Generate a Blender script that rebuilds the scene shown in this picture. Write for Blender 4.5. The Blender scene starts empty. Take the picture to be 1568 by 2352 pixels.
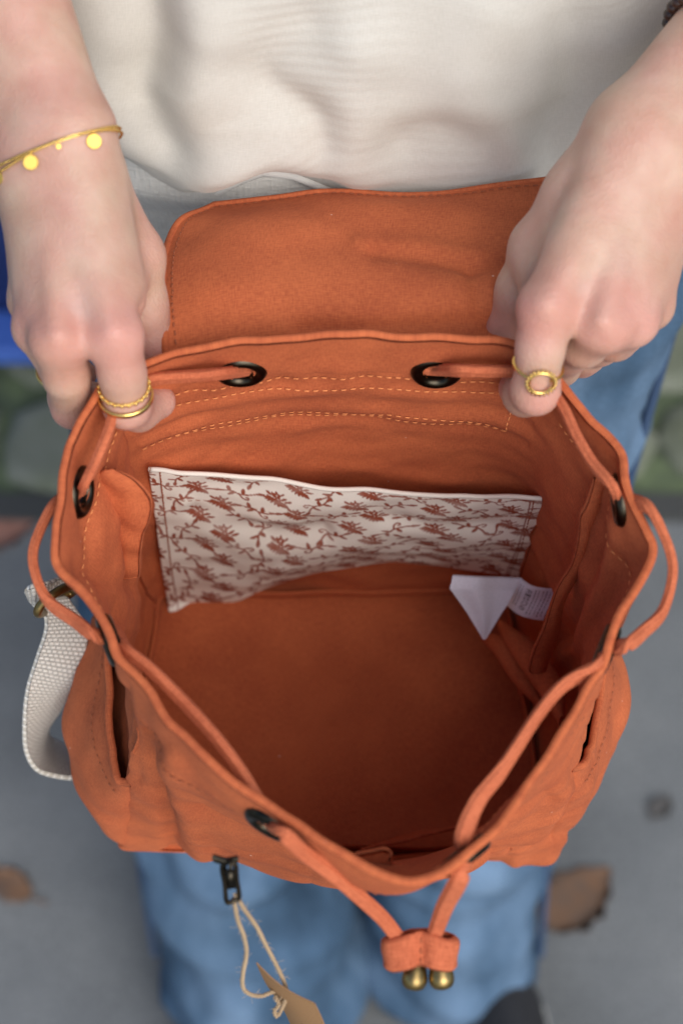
import bpy, math, random
import numpy as np
from mathutils import Vector, Matrix

# ------------------------------------------------------------------ camera, sky, sun, exposure
SC = bpy.context.scene
COL = SC.collection
PITCH = math.radians(54.0)
CAM = np.array((0.0, 0.0, 1.6))
FPX = 4900.0                      # focal length in units of a 1568 x 2352 picture
FWD = np.array((0, math.cos(PITCH), -math.sin(PITCH)))
UPV = np.array((0, math.sin(PITCH), math.cos(PITCH)))
RGT = np.array((1.0, 0, 0))
cam = bpy.data.cameras.new("camera"); co = bpy.data.objects.new("camera", cam); COL.objects.link(co)
co.location = CAM; co.rotation_euler = (math.pi / 2 - PITCH, 0, 0)
cam.sensor_fit = 'VERTICAL'; cam.sensor_height = 36; cam.lens = FPX / 2352 * 36
cam.clip_start = 0.02; cam.clip_end = 200
cam.dof.use_dof = True; cam.dof.focus_distance = 0.885; cam.dof.aperture_fstop = 6.3; cam.dof.aperture_blades = 7
SC.camera = co

SUN_DIR = Vector((0.34, -0.82, 0.72)).normalized()      # towards the sun, behind thin cloud
world = bpy.data.worlds.new("World"); SC.world = world; world.use_nodes = True
wn = world.node_tree.nodes; wl = world.node_tree.links
sky = wn.new("ShaderNodeTexSky"); sky.sky_type = 'NISHITA'; sky.sun_disc = False
sky.sun_elevation = math.asin(SUN_DIR.z); sky.sun_rotation = math.atan2(SUN_DIR.x, SUN_DIR.y)
sky.air_density = 1.0; sky.dust_density = 1.4; sky.ozone_density = 1.0
bg = wn["Background"]; bg.inputs[1].default_value = 0.09
wl.new(sky.outputs[0], bg.inputs[0])
sun = bpy.data.lights.new("sun", 'SUN'); sun.energy = 1.5; sun.angle = math.radians(50); sun.color = (1.0, 0.97, 0.94)
so = bpy.data.objects.new("sun", sun); COL.objects.link(so)
so.rotation_euler = SUN_DIR.to_track_quat('Z', 'Y').to_euler()
SC.view_settings.view_transform = 'Standard'; SC.view_settings.look = 'None'
SC.view_settings.gamma = 1.0; SC.view_settings.use_curve_mapping = False
SC.view_settings.exposure = 0.97
SC.cycles.use_denoising = True
SC.cycles.max_bounces = 8; SC.cycles.diffuse_bounces = 5

# ------------------------------------------------------------------ helpers
def U(u, v, d, *_):
    "picture direction (1568 x 2352 units) and distance along the view axis -> world point"
    return CAM + d * (FWD + (u - 784) / FPX * RGT + (1176 - v) / FPX * UPV)
def ray(u, v):
    return FWD + (u - 784) / FPX * RGT + (1176 - v) / FPX * UPV
def onz(u, v, z):
    r = ray(u, v); return CAM + r * ((z - CAM[2]) / r[2])
def ony(u, v, y):
    r = ray(u, v); return CAM + r * (y / r[1])
def proj(P):
    q = np.asarray(P) - CAM; d = q @ FWD
    return np.stack([784 + FPX * (q @ RGT) / d, 1176 - FPX * (q @ UPV) / d, d], -1)
def UL(pts): return np.array([U(*p) for p in pts])

def catmull(P, n, closed=False):
    "resample a polyline to n points, equally spaced along a Catmull-Rom curve"
    P = np.asarray(P, float)
    if closed: Q = np.vstack([P[-1], P, P[0], P[1]])
    else: Q = np.vstack([2 * P[0] - P[1], P, 2 * P[-1] - P[-2]])
    t = np.linspace(0, 1, 24, endpoint=False)[:, None]
    out = []
    for i in range(1, len(Q) - 2):
        a, b, c, d = Q[i - 1], Q[i], Q[i + 1], Q[i + 2]
        out.append(0.5 * (2 * b + (c - a) * t + (2 * a - 5 * b + 4 * c - d) * t ** 2 + (3 * b - a - 3 * c + d) * t ** 3))
    out = np.vstack(out + [Q[-2][None]])
    L = np.r_[0, np.cumsum(np.linalg.norm(np.diff(out, axis=0), axis=1))]
    s = np.linspace(0, L[-1], n + 1)[:-1] if closed else np.linspace(0, L[-1], n)
    return np.stack([np.interp(s, L, out[:, k]) for k in range(out.shape[1])], -1)

RNG = np.random.default_rng(7)
def smooth_noise(P, size, seed):
    "cheap smooth noise in -1..1, features about `size` metres"
    g = np.random.default_rng(seed); P = np.asarray(P); r = np.zeros(P.shape[:-1])
    W = P + 0.25 * size * np.sin(P[..., [1, 2, 0]] * (2.1 / size) + g.uniform(0, 6, 3))
    for i in range(7):
        k = g.normal(size=3); k *= (2 * math.pi / size) * g.uniform(0.35, 0.8) / np.linalg.norm(k)
        r += np.sin(W @ k + g.uniform(0, 6.28))
    return r / 3.2
def ss(a, b, x):
    t = np.clip((x - a) / (b - a), 0, 1); return t * t * (3 - 2 * t)

def mesh_obj(name, V, F, mat, parent=None, uv=None, smooth=True, attrs=None):
    me = bpy.data.meshes.new(name)
    V = np.asarray(V, np.float32)
    if isinstance(F, np.ndarray):
        nf, k = F.shape
        me.vertices.add(len(V)); me.vertices.foreach_set("co", V.ravel())
        me.loops.add(nf * k); me.loops.foreach_set("vertex_index", F.astype(np.int32).ravel())
        me.polygons.add(nf); me.polygons.foreach_set("loop_start", np.arange(0, nf * k, k, dtype=np.int32))
        me.polygons.foreach_set("loop_total", np.full(nf, k, np.int32))
        me.update(calc_edges=True); me.validate()
    else:
        me.from_pydata([tuple(map(float, p)) for p in V], [], F); me.update()
    if uv is not None:
        l = me.uv_layers.new(name="UVMap"); idx = np.zeros(len(me.loops), np.int32)
        me.loops.foreach_get("vertex_index", idx)
        l.data.foreach_set("uv", np.asarray(uv, np.float32)[idx].ravel())
    for an, av in (attrs or {}).items():
        a = me.attributes.new(an, 'FLOAT', 'POINT'); a.data.foreach_set("value", np.asarray(av, np.float32).ravel())
    me.polygons.foreach_set("use_smooth", np.full(len(me.polygons), smooth))
    if mat is not None: me.materials.append(mat)
    o = bpy.data.objects.new(name, me); COL.objects.link(o)
    if parent is not None: o.parent = parent
    return o
def recalc(o):
    import bmesh
    b = bmesh.new(); b.from_mesh(o.data); bmesh.ops.recalc_face_normals(b, faces=b.faces); b.to_mesh(o.data); b.free(); return o
def empty(name, loc=(0, 0, 0)):
    o = bpy.data.objects.new(name, None); COL.objects.link(o); o.empty_display_size = 0.02
    return o
def tag(o, label, cat, group=None, kind=None):
    o["label"] = label; o["category"] = cat
    if group: o["group"] = group
    if kind: o["kind"] = kind
    return o

def grid_faces(nu, nv, cu=False, cv=False, off=0):
    i = np.arange(nu if cu else nu - 1); j = np.arange(nv if cv else nv - 1)
    I, J = np.meshgrid(i, j, indexing='ij'); I2 = (I + 1) % nu; J2 = (J + 1) % nv
    return np.stack([I * nv + J, I2 * nv + J, I2 * nv + J2, I * nv + J2], -1).reshape(-1, 4) + off
def grid_normals(G, cu=False):
    if cu: du = np.roll(G, -1, 0) - np.roll(G, 1, 0)
    else: du = np.gradient(G, axis=0)
    dv = np.gradient(G, axis=1); n = np.cross(du, dv)
    return n / np.maximum(np.linalg.norm(n, axis=-1, keepdims=True), 1e-12)
def grid_uv(G):
    du = np.linalg.norm(np.diff(G, axis=0), axis=-1).mean(1); dv = np.linalg.norm(np.diff(G, axis=1), axis=-1).mean(0)
    a = np.r_[0, np.cumsum(du)]; b = np.r_[0, np.cumsum(dv)]
    return np.stack(np.meshgrid(a, b, indexing='ij'), -1)

def shell(name, G, N, th, mat, parent, caps="uv", attrs=None, hole=None, uv=None):
    """grid surface with thickness: th is a number or an array; rounded border on the sides named in caps
    (u = both ends of the first axis, v = second axis, 0 = first row of the second axis only)"""
    nu, nv = G.shape[:2]
    th = np.broadcast_to(np.asarray(th, float), (nu, nv))[..., None]
    A = G + N * th / 2; B = G - N * th / 2
    V = [A.reshape(-1, 3), B.reshape(-1, 3)]; n = nu * nv
    F = [grid_faces(nu, nv), grid_faces(nu, nv, off=n)[:, ::-1]]
    uvg = grid_uv(G) if uv is None else uv
    UVs = [uvg.reshape(-1, 2)] * 2
    at = {k: [np.broadcast_to(a, (nu, nv)).ravel()] * 2 for k, a in (attrs or {}).items()}
    ids = np.arange(n).reshape(nu, nv); cnt = 2 * n
    def border(idx, g, inner, t, nn):
        nonlocal cnt
        out = g - inner; out /= np.maximum(np.linalg.norm(out, axis=-1, keepdims=True), 1e-9)
        m = len(idx); rows = [idx]
        for k in (0.25, 0.5, 0.75):
            a = math.pi * k
            V.append(g + out * (t * 0.5 * math.sin(a)) + nn * (t * 0.5 * math.cos(a)))
            UVs.append(uvg.reshape(-1, 2)[idx])
            for kk in at: at[kk].append(at[kk][0][idx])
            rows.append(np.arange(cnt, cnt + m)); cnt += m
        rows.append(idx + n)
        for r0, r1 in zip(rows[:-1], rows[1:]):
            F.append(np.stack([r0[:-1], r0[1:], r1[1:], r1[:-1]], -1))
    if "u" in caps:
        border(ids[0], G[0], G[1], th[0], N[0]); border(ids[-1], G[-1], G[-2], th[-1], N[-1])
    if "v" in caps or "0" in caps: border(ids[:, 0], G[:, 0], G[:, 1], th[:, 0], N[:, 0])
    if "v" in caps or "1" in caps: border(ids[:, -1], G[:, -1], G[:, -2], th[:, -1], N[:, -1])
    V = np.vstack(V); F = np.vstack(F)
    if hole:
        c = V[F].mean(1); keep = np.ones(len(F), bool)
        for h, r in hole: keep &= np.linalg.norm(c - h, axis=1) > r
        F = F[keep]
    return mesh_obj(name, V, F, mat, parent, uv=np.vstack(UVs), attrs={k: np.concatenate(v) for k, v in at.items()})

def loft(curves, nu, nv, closed=False):
    C = [catmull(c, nu, closed) for c in curves]
    C = np.array(C)                                     # k, nu, 3
    if len(C) == 2:
        t = np.linspace(0, 1, nv)[None, :, None]; return C[0][:, None] * (1 - t) + C[1][:, None] * t
    return np.array([catmull(C[:, i], nv) for i in range(nu)])

def frames(P, closed=False, hint=None):
    T = (np.roll(P, -1, 0) - np.roll(P, 1, 0)) if closed else np.gradient(P, axis=0)
    T /= np.maximum(np.linalg.norm(T, axis=1, keepdims=True), 1e-12)
    n = np.cross(T[0], (0, 0, 1) if hint is None else hint)
    if np.linalg.norm(n) < 1e-4: n = np.cross(T[0], (1, 0, 0))
    n /= np.linalg.norm(n); N = [n]
    for i in range(1, len(P)):
        n = n - T[i] * (n @ T[i]); n /= np.linalg.norm(n); N.append(n)
    N = np.array(N)
    return T, N, np.cross(T, N)
def tube_geo(P, ra, rb=None, k=10, closed=False, cap=True, hint=None, ribs=0.0, flat=None):
    P = np.asarray(P, float); rb = ra if rb is None else rb
    T, N, B = frames(P, closed, hint)
    a = np.linspace(0, 2 * math.pi, k, endpoint=False)
    ra = np.broadcast_to(ra, len(P))[:, None, None]; rb = np.broadcast_to(rb, len(P))[:, None, None]
    m = (1 + ribs * np.cos(4 * a))[None, :, None]
    V = P[:, None] + m * (np.cos(a)[None, :, None] * N[:, None] * ra + np.sin(a)[None, :, None] * B[:, None] * rb)
    n = len(P); F = grid_faces(n, k, closed, True).tolist()
    V = V.reshape(-1, 3)
    if cap and not closed:
        F += [list(range(k))[::-1], list(range((n - 1) * k, n * k))]
    L = np.r_[0, np.cumsum(np.linalg.norm(np.diff(P, axis=0), axis=1))]
    uv = np.stack(np.meshgrid(L, a * float(np.mean(ra)), indexing='ij'), -1).reshape(-1, 2)
    return V, F, uv
def tube(name, P, ra, mat, parent=None, rb=None, **kw):
    V, F, uv = tube_geo(P, ra, rb, **kw)
    return mesh_obj(name, V, F, mat, parent, uv=uv)
def join_geo(parts):
    Vs, Fs, o = [], [], 0
    for V, F in parts:
        Vs.append(np.asarray(V)); Fs += [[i + o for i in f] for f in F]; o += len(V)
    return np.vstack(Vs), Fs
def lathe_geo(prof, c, axis, k=40, closed=True):
    "profile of (radius, height) turned about axis through c; closed joins last profile point to the first"
    ax = Vector(axis).normalized(); q = ax.to_track_quat('Z', 'Y').to_matrix()
    ex, ey, ez = (np.array(q.col[i]) for i in range(3)); a = np.linspace(0, 2 * math.pi, k, endpoint=False)
    V = np.array([[np.asarray(c) + ex * r * math.cos(t) + ey * r * math.sin(t) + ez * h for r, h in prof] for t in a])
    return V.reshape(-1, 3), grid_faces(k, len(prof), True, closed).tolist()
def box_geo(c, ax, ay, az):
    c, ax, ay, az = map(np.asarray, (c, ax, ay, az))
    V = [c + x * ax + y * ay + z * az for z in (-1, 1) for y in (-1, 1) for x in (-1, 1)]
    return np.array(V), [[0, 2, 3, 1], [4, 5, 7, 6], [0, 1, 5, 4], [2, 6, 7, 3], [0, 4, 6, 2], [1, 3, 7, 5]]

# ------------------------------------------------------------------ materials
def mat(name):
    m = bpy.data.materials.new(name); m.use_nodes = True
    nt = m.node_tree; b = nt.nodes["Principled BSDF"]
    def N(t, **kw):
        n = nt.nodes.new(t)
        for k, v in kw.items():
            if k.startswith("i_"):
                key = k[2:].replace("_", " ").title() if not k[2:].isdigit() else int(k[2:])
                n.inputs[key].default_value = v
            else: setattr(n, k, v)
        return n
    return m, nt, b, N, nt.links.new
def ramp(N, stops):
    r = N("ShaderNodeValToRGB"); e = r.color_ramp.elements
    while len(e) < len(stops): e.new(0.5)
    for k, (p, c) in zip(e, stops): k.position = p; k.color = (*c, 1) if len(c) == 3 else c
    return r
def fabric(name, c0, c1, thread=0.00055, bump=0.35, sheen=0.25, rough=0.9, blotch=0.03, lint=False):
    "woven cloth: threads both ways from the UVs (metres), uneven dye"
    m, nt, b, N, L = mat(name)
    tc = N("ShaderNodeTexCoord")
    def threads(sx, sy):
        mp = N("ShaderNodeMapping"); mp.inputs["Scale"].default_value = (sx, sy, 1); L(tc.outputs["UV"], mp.inputs[0])
        n = N("ShaderNodeTexNoise", noise_dimensions='2D'); n.inputs["Scale"].default_value = 1; n.inputs["Detail"].default_value = 1.5
        L(mp.outputs[0], n.inputs["Vector"]); return n
    t1 = threads(1 / thread, 0.16 / thread); t2 = threads(0.16 / thread, 1 / thread)
    mx = N("ShaderNodeMath", operation='ADD'); L(t1.outputs["Fac"], mx.inputs[0]); L(t2.outputs["Fac"], mx.inputs[1])
    big = N("ShaderNodeTexNoise"); big.inputs["Scale"].default_value = 1 / blotch; big.inputs["Detail"].default_value = 4
    L(tc.outputs["Object"], big.inputs["Vector"])
    s = N("ShaderNodeMath", operation='MULTIPLY_ADD'); L(mx.outputs[0], s.inputs[0]); s.inputs[1].default_value = 0.5; s.inputs[2].default_value = -0.25
    s2 = N("ShaderNodeMath", operation='MULTIPLY_ADD'); L(big.outputs["Fac"], s2.inputs[0]); s2.inputs[1].default_value = 0.6; L(s.outputs[0], s2.inputs[2])
    r = ramp(N, [(0.34, c0), (0.74, c1)]); L(s2.outputs[0], r.inputs[0])
    if lint:      # stray pale fibres and a slightly faded, uneven dye
        vo = N("ShaderNodeTexVoronoi"); vo.inputs["Scale"].default_value = 55; L(tc.outputs["Object"], vo.inputs["Vector"])
        rl = ramp(N, [(0.018, (1, 1, 1)), (0.030, (0, 0, 0))]); L(vo.outputs["Distance"], rl.inputs[0])
        ml = N("ShaderNodeMix", data_type='RGBA'); L(rl.outputs[0], ml.inputs[0]); L(r.outputs[0], ml.inputs[6]); ml.inputs[7].default_value = (0.72, 0.52, 0.42, 1)
        nf = N("ShaderNodeTexNoise"); nf.inputs["Scale"].default_value = 14; nf.inputs["Detail"].default_value = 6; L(tc.outputs["Object"], nf.inputs["Vector"])
        rf = ramp(N, [(0.35, (0.93, 0.92, 0.93)), (0.68, (1.06, 1.07, 1.07))]); L(nf.outputs["Fac"], rf.inputs[0])
        mf = N("ShaderNodeMix", data_type='RGBA', blend_type='MULTIPLY'); mf.inputs[0].default_value = 1.0; L(ml.outputs[2], mf.inputs[6]); L(rf.outputs[0], mf.inputs[7])
        L(mf.outputs[2], b.inputs["Base Color"])
    else: L(r.outputs[0], b.inputs["Base Color"])
    bp = N("ShaderNodeBump"); bp.inputs["Strength"].default_value = bump; bp.inputs["Distance"].default_value = thread * 0.5
    L(mx.outputs[0], bp.inputs["Height"]); L(bp.outputs[0], b.inputs["Normal"])
    b.inputs["Roughness"].default_value = rough; b.inputs["Sheen Weight"].default_value = sheen
    b.inputs["Sheen Roughness"].default_value = 0.5; b.inputs["Sheen Tint"].default_value = (*[min(1, x * 1.6 + .1) for x in c1], 1)
    b.inputs["Specular IOR Level"].default_value = 0.2
    return m
def plain(name, c, rough=0.5, metal=0.0, noise=None, bump=0.0):
    m, nt, b, N, L = mat(name)
    b.inputs["Roughness"].default_value = rough; b.inputs["Metallic"].default_value = metal
    if noise:
        n = N("ShaderNodeTexNoise"); n.inputs["Scale"].default_value = noise[0]; n.inputs["Detail"].default_value = 5
        tc = N("ShaderNodeTexCoord"); L(tc.outputs["Object"], n.inputs["Vector"])
        r = ramp(N, [(0.35, noise[1]), (0.68, c)]); L(n.outputs["Fac"], r.inputs[0]); L(r.outputs[0], b.inputs["Base Color"])
        if bump:
            bp = N("ShaderNodeBump"); bp.inputs["Strength"].default_value = bump; bp.inputs["Distance"].default_value = 0.001
            L(n.outputs["Fac"], bp.inputs["Height"]); L(bp.outputs[0], b.inputs["Normal"])
    else: b.inputs["Base Color"].default_value = (*c, 1)
    return m
def printed(name, base, ink, thread=0.0005, bump=0.3):
    "cloth or paper whose point attribute `ink` says where the flat print lies"
    m, nt, b, N, L = mat(name)
    a = N("ShaderNodeAttribute", attribute_name="ink"); tc = N("ShaderNodeTexCoord")
    n = N("ShaderNodeTexNoise"); n.inputs["Scale"].default_value = 1 / thread; n.inputs["Detail"].default_value = 2; L(tc.outputs["UV"], n.inputs["Vector"])
    r = ramp(N, [(0.25, tuple(x * 0.86 for x in base)), (0.7, base)]); L(n.outputs["Fac"], r.inputs[0])
    mx = N("ShaderNodeMix", data_type='RGBA'); L(a.outputs["Fac"], mx.inputs[0]); L(r.outputs[0], mx.inputs[6]); mx.inputs[7].default_value = (*ink, 1)
    L(mx.outputs[2], b.inputs["Base Color"]); b.inputs["Roughness"].default_value = 0.85
    bp = N("ShaderNodeBump"); bp.inputs["Strength"].default_value = bump; bp.inputs["Distance"].default_value = thread * 0.5
    L(n.outputs["Fac"], bp.inputs["Height"]); L(bp.outputs[0], b.inputs["Normal"]); b.inputs["Specular IOR Level"].default_value = 0.25
    return m

M_CANVAS = fabric("rust_canvas", (0.375, 0.085, 0.033), (0.53, 0.138, 0.050), sheen=0.08, lint=True)
M_CORD = fabric("rust_cord", (0.38, 0.088, 0.038), (0.57, 0.158, 0.070), thread=0.0006, bump=0.7, sheen=0.12)
M_THREAD = plain("rust_thread", (0.72, 0.24, 0.08), 0.8)
M_THREAD_D = plain("dark_rust_thread", (0.31, 0.08, 0.03), 0.8)
M_PRINT = printed("printed_cotton", (0.90, 0.84, 0.74), (0.30, 0.070, 0.034))
M_LABEL = printed("care_label_satin", (0.82, 0.82, 0.90), (0.03, 0.03, 0.04), thread=0.0008, bump=0.1)
M_KRAFT = printed("kraft_card", (0.33, 0.185, 0.085), (0.07, 0.045, 0.03), thread=0.0008, bump=0.2)
M_WEB = None
M_BRONZE = plain("dark_bronze", (0.075, 0.062, 0.045), 0.32, 1.0, noise=(120, (0.035, 0.03, 0.022)))
M_BRASS = plain("antique_brass", (0.36, 0.25, 0.10), 0.36, 1.0, noise=(160, (0.20, 0.14, 0.055)))
M_GOLD = plain("gold", (0.90, 0.62, 0.20), 0.22, 1.0)
M_CHARM = plain("brushed_gold", (0.72, 0.47, 0.11), 0.35, 1.0)
M_TWINE = fabric("jute_twine", (0.28, 0.19, 0.11), (0.46, 0.34, 0.21), thread=0.0012, bump=0.6)
M_HAIR = plain("twine_fibre", (0.55, 0.42, 0.28), 0.8)

def webbing_material():
    m, nt, b, N, L = mat("cream_webbing")
    tc = N("ShaderNodeTexCoord"); sp = N("ShaderNodeSeparateXYZ"); L(tc.outputs["UV"], sp.inputs[0])
    # rows of little floats, every second row shifted: brick pattern of rounded bumps
    br = N("ShaderNodeTexBrick"); mp = N("ShaderNodeMapping"); mp.inputs["Rotation"].default_value = (0, 0, math.radians(90)); L(tc.outputs["UV"], mp.inputs[0])
    L(mp.outputs[0], br.inputs["Vector"]); br.inputs["Scale"].default_value = 1
    br.inputs["Brick Width"].default_value = 0.0040; br.inputs["Row Height"].default_value = 0.0022
    br.inputs["Mortar Size"].default_value = 0.00060; br.inputs["Mortar Smooth"].default_value = 1.0
    br.inputs["Color1"].default_value = (0.78, 0.74, 0.66, 1); br.inputs["Color2"].default_value = (0.72, 0.68, 0.60, 1); br.inputs["Mortar"].default_value = (0.50, 0.46, 0.39, 1)
    L(br.outputs["Color"], b.inputs["Base Color"])
    bp = N("ShaderNodeBump", invert=True); bp.inputs["Strength"].default_value = 0.9; bp.inputs["Distance"].default_value = 0.0009
    L(br.outputs["Fac"], bp.inputs["Height"]); L(bp.outputs[0], b.inputs["Normal"])
    b.inputs["Roughness"].default_value = 0.85; b.inputs["Sheen Weight"].default_value = 0.2
    return m
M_WEB = webbing_material()

def skin_material():
    m, nt, b, N, L = mat("skin")
    tc = N("ShaderNodeTexCoord"); a = N("ShaderNodeAttribute", attribute_name="flush")
    n = N("ShaderNodeTexNoise"); n.inputs["Scale"].default_value = 60; n.inputs["Detail"].default_value = 5; L(tc.outputs["Object"], n.inputs["Vector"])
    r = ramp(N, [(0.3, (0.47, 0.265, 0.192)), (0.72, (0.56, 0.368, 0.280))]); L(n.outputs["Fac"], r.inputs[0])
    nb = N("ShaderNodeTexNoise"); nb.inputs["Scale"].default_value = 32; nb.inputs["Detail"].default_value = 3; L(tc.outputs["Object"], nb.inputs["Vector"])
    rb = ramp(N, [(0.35, (0.97, 1.03, 0.98)), (0.65, (1.03, 0.93, 0.95))]); L(nb.outputs["Fac"], rb.inputs[0])
    mm = N("ShaderNodeMix", data_type='RGBA', blend_type='MULTIPLY'); mm.inputs[0].default_value = 1.0; L(r.outputs[0], mm.inputs[6]); L(rb.outputs[0], mm.inputs[7])
    mx = N("ShaderNodeMix", data_type='RGBA'); L(a.outputs["Fac"], mx.inputs[0]); L(mm.outputs[2], mx.inputs[6]); mx.inputs[7].default_value = (0.60, 0.215, 0.185, 1)
    v = N("ShaderNodeAttribute", attribute_name="vein")
    mv = N("ShaderNodeMix", data_type='RGBA'); L(v.outputs["Fac"], mv.inputs[0]); L(mx.outputs[2], mv.inputs[6]); mv.inputs[7].default_value = (0.46, 0.38, 0.34, 1)
    L(mv.outputs[2], b.inputs["Base Color"])
    b.inputs["Roughness"].default_value = 0.48; b.inputs["Specular IOR Level"].default_value = 0.35
    b.inputs["Subsurface Weight"].default_value = 0.35; b.inputs["Subsurface Radius"].default_value = (1.0, 0.38, 0.22); b.inputs["Subsurface Scale"].default_value = 0.0045
    vo = N("ShaderNodeTexVoronoi"); vo.inputs["Scale"].default_value = 900; L(tc.outputs["Object"], vo.inputs["Vector"])
    n2 = N("ShaderNodeTexNoise"); n2.inputs["Scale"].default_value = 260; n2.inputs["Detail"].default_value = 3; L(tc.outputs["Object"], n2.inputs["Vector"])
    ad = N("ShaderNodeMath", operation='ADD'); L(vo.outputs["Distance"], ad.inputs[0]); L(n2.outputs["Fac"], ad.inputs[1])
    bp = N("ShaderNodeBump"); bp.inputs["Strength"].default_value = 0.24; bp.inputs["Distance"].default_value = 0.0009
    L(ad.outputs[0], bp.inputs["Height"]); L(bp.outputs[0], b.inputs["Normal"])
    return m
M_SKIN = skin_material()
M_SHIRT = fabric("cream_jersey", (0.50, 0.472, 0.412), (0.545, 0.517, 0.457), thread=0.0006, bump=0.2, sheen=0.3, blotch=0.02)
M_RIB = fabric("cream_rib", (0.50, 0.49, 0.45), (0.60, 0.59, 0.545), thread=0.0014, bump=0.6, sheen=0.3, blotch=0.02)
def denim_material():
    m, nt, b, N, L = mat("blue_denim")
    tc = N("ShaderNodeTexCoord")
    n = N("ShaderNodeTexNoise"); n.inputs["Scale"].default_value = 9; n.inputs["Detail"].default_value = 4; n.inputs["Roughness"].default_value = 0.5; mpj = N("ShaderNodeMapping"); mpj.inputs["Scale"].default_value = (1.5, 1.5, 0.4); L(tc.outputs["Object"], mpj.inputs[0]); L(mpj.outputs[0], n.inputs["Vector"])
    f = N("ShaderNodeAttribute", attribute_name="fade")
    ad = N("ShaderNodeMath", operation='ADD'); L(n.outputs["Fac"], ad.inputs[0]); L(f.outputs["Fac"], ad.inputs[1])
    r = ramp(N, [(0.32, (0.018, 0.038, 0.066)), (0.50, (0.052, 0.098, 0.160)), (0.72, (0.140, 0.220, 0.325))]); L(ad.outputs[0], r.inputs[0])
    n2 = N("ShaderNodeTexNoise"); n2.inputs["Scale"].default_value = 700; L(tc.outputs["Object"], n2.inputs["Vector"])
    mx = N("ShaderNodeMix", data_type='RGBA', blend_type='MULTIPLY'); mx.inputs[0].default_value = 0.5
    r2 = ramp(N, [(0.3, (0.6, 0.6, 0.6)), (0.7, (1.25, 1.25, 1.25))]); L(n2.outputs["Fac"], r2.inputs[0])
    L(r.outputs[0], mx.inputs[6]); L(r2.outputs[0], mx.inputs[7]); L(mx.outputs[2], b.inputs["Base Color"])
    b.inputs["Roughness"].default_value = 0.9; b.inputs["Specular IOR Level"].default_value = 0.2
    return m
M_DENIM = denim_material()

# ------------------------------------------------------------------ the ground and what stands behind
def ground_material():
    m, nt, b, N, L = mat("grey_paving")
    tc = N("ShaderNodeTexCoord")
    def nz(s, d=6):
        n = N("ShaderNodeTexNoise"); n.inputs["Scale"].default_value = s; n.inputs["Detail"].default_value = d; L(tc.outputs["Object"], n.inputs["Vector"]); return n
    a, c = nz(4.5), nz(240, 3)
    r = ramp(N, [(0.30, (0.105, 0.113, 0.116)), (0.5, (0.155, 0.165, 0.168)), (0.72, (0.215, 0.222, 0.220))]); L(a.outputs["Fac"], r.inputs[0])
    r2 = ramp(N, [(0.3, (0.72, 0.72, 0.72)), (0.7, (1.2, 1.2, 1.2))]); L(c.outputs["Fac"], r2.inputs[0])
    mx = N("ShaderNodeMix", data_type='RGBA', blend_type='MULTIPLY'); mx.inputs[0].default_value = 0.8
    L(r.outputs[0], mx.inputs[6]); L(r2.outputs[0], mx.inputs[7])
    # dark spots of old gum and oil
    vo = N("ShaderNodeTexVoronoi"); vo.inputs["Scale"].default_value = 7.0; vo.inputs["Randomness"].default_value = 1; L(tc.outputs["Object"], vo.inputs["Vector"])
    r3 = ramp(N, [(0.06, (0.45, 0.45, 0.45)), (0.13, (1, 1, 1))]); L(vo.outputs["Distance"], r3.inputs[0])
    m2 = N("ShaderNodeMix", data_type='RGBA', blend_type='MULTIPLY'); m2.inputs[0].default_value = 0.8
    L(mx.outputs[2], m2.inputs[6]); L(r3.outputs[0], m2.inputs[7]); L(m2.outputs[2], b.inputs["Base Color"])
    bp = N("ShaderNodeBump"); bp.inputs["Strength"].default_value = 0.4; bp.inputs["Distance"].default_value = 0.003
    L(c.outputs["Fac"], bp.inputs["Height"]); L(bp.outputs[0], b.inputs["Normal"]); b.inputs["Roughness"].default_value = 0.85
    return m
V = [(-30, -30, 0), (30, -30, 0), (30, 30, 0), (-30, 30, 0)]
g = mesh_obj("ground", V, [[0, 1, 2, 3]], ground_material(), smooth=False); tag(g, "grey concrete pavement under the standing person", "pavement", kind="structure")

Y0 = float(onz(784, 1168, 0.0)[1]); Y1 = 1.50          # strip of mossy stones behind the pavement
M_STONE = plain("mossy_stone", (0.19, 0.20, 0.165), 0.9, noise=(16, (0.115, 0.13, 0.085)), bump=0.6)
M_MOSS = plain("moss", (0.115, 0.150, 0.075), 0.95, noise=(40, (0.065, 0.085, 0.05)), bump=0.8)
bed = mesh_obj("stone_border", [(-3, Y0 + .012, .004), (3, Y0 + .012, .004), (3, Y1, .004), (-3, Y1, .004)], [[0, 1, 2, 3]], M_MOSS, smooth=False)
bed["kind"] = "structure"
rs = random.Random(5)
def stone_geo(c, sx, sy, h, r):
    V, k = [], 10
    for ring, (f, z) in enumerate(((1.0, -0.01), (1.02, h * .55), (0.93, h * .9), (0.7, h))):
        for i in range(k):
            a = 2 * math.pi * i / k
            ca, sa = math.cos(a), math.sin(a); q = (abs(ca) ** 3.5 + abs(sa) ** 3.5) ** (-1 / 3.5)
            j = 1 + 0.07 * math.sin(3 * a + r) + 0.05 * math.sin(5 * a + 2 * r)
            V.append((c[0] + ca * q * sx * f * j, c[1] + sa * q * sy * f * j, z + 0.003 * math.sin(2 * a + r)))
    V.append((c[0], c[1], h * 1.03)); F = grid_faces(4, k, False, True).tolist() + [[30 + (i + 1) % k, 30 + i, 40] for i in range(k)]
    return V, F
yy = Y0 + 0.07
while yy < Y1 - 0.04:
    x = -0.95 + rs.uniform(0, .08)
    while x < 0.95:
        w = rs.uniform(0.05, 0.085)
        Vs, Fs = stone_geo((x + w, yy + rs.uniform(-.006, .006)), w - .006, 0.056, rs.uniform(.008, .018), rs.uniform(0, 6))
        recalc(mesh_obj("stone", Vs, Fs, M_STONE, bed))
        x += 2 * w
    yy += 0.125
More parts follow.
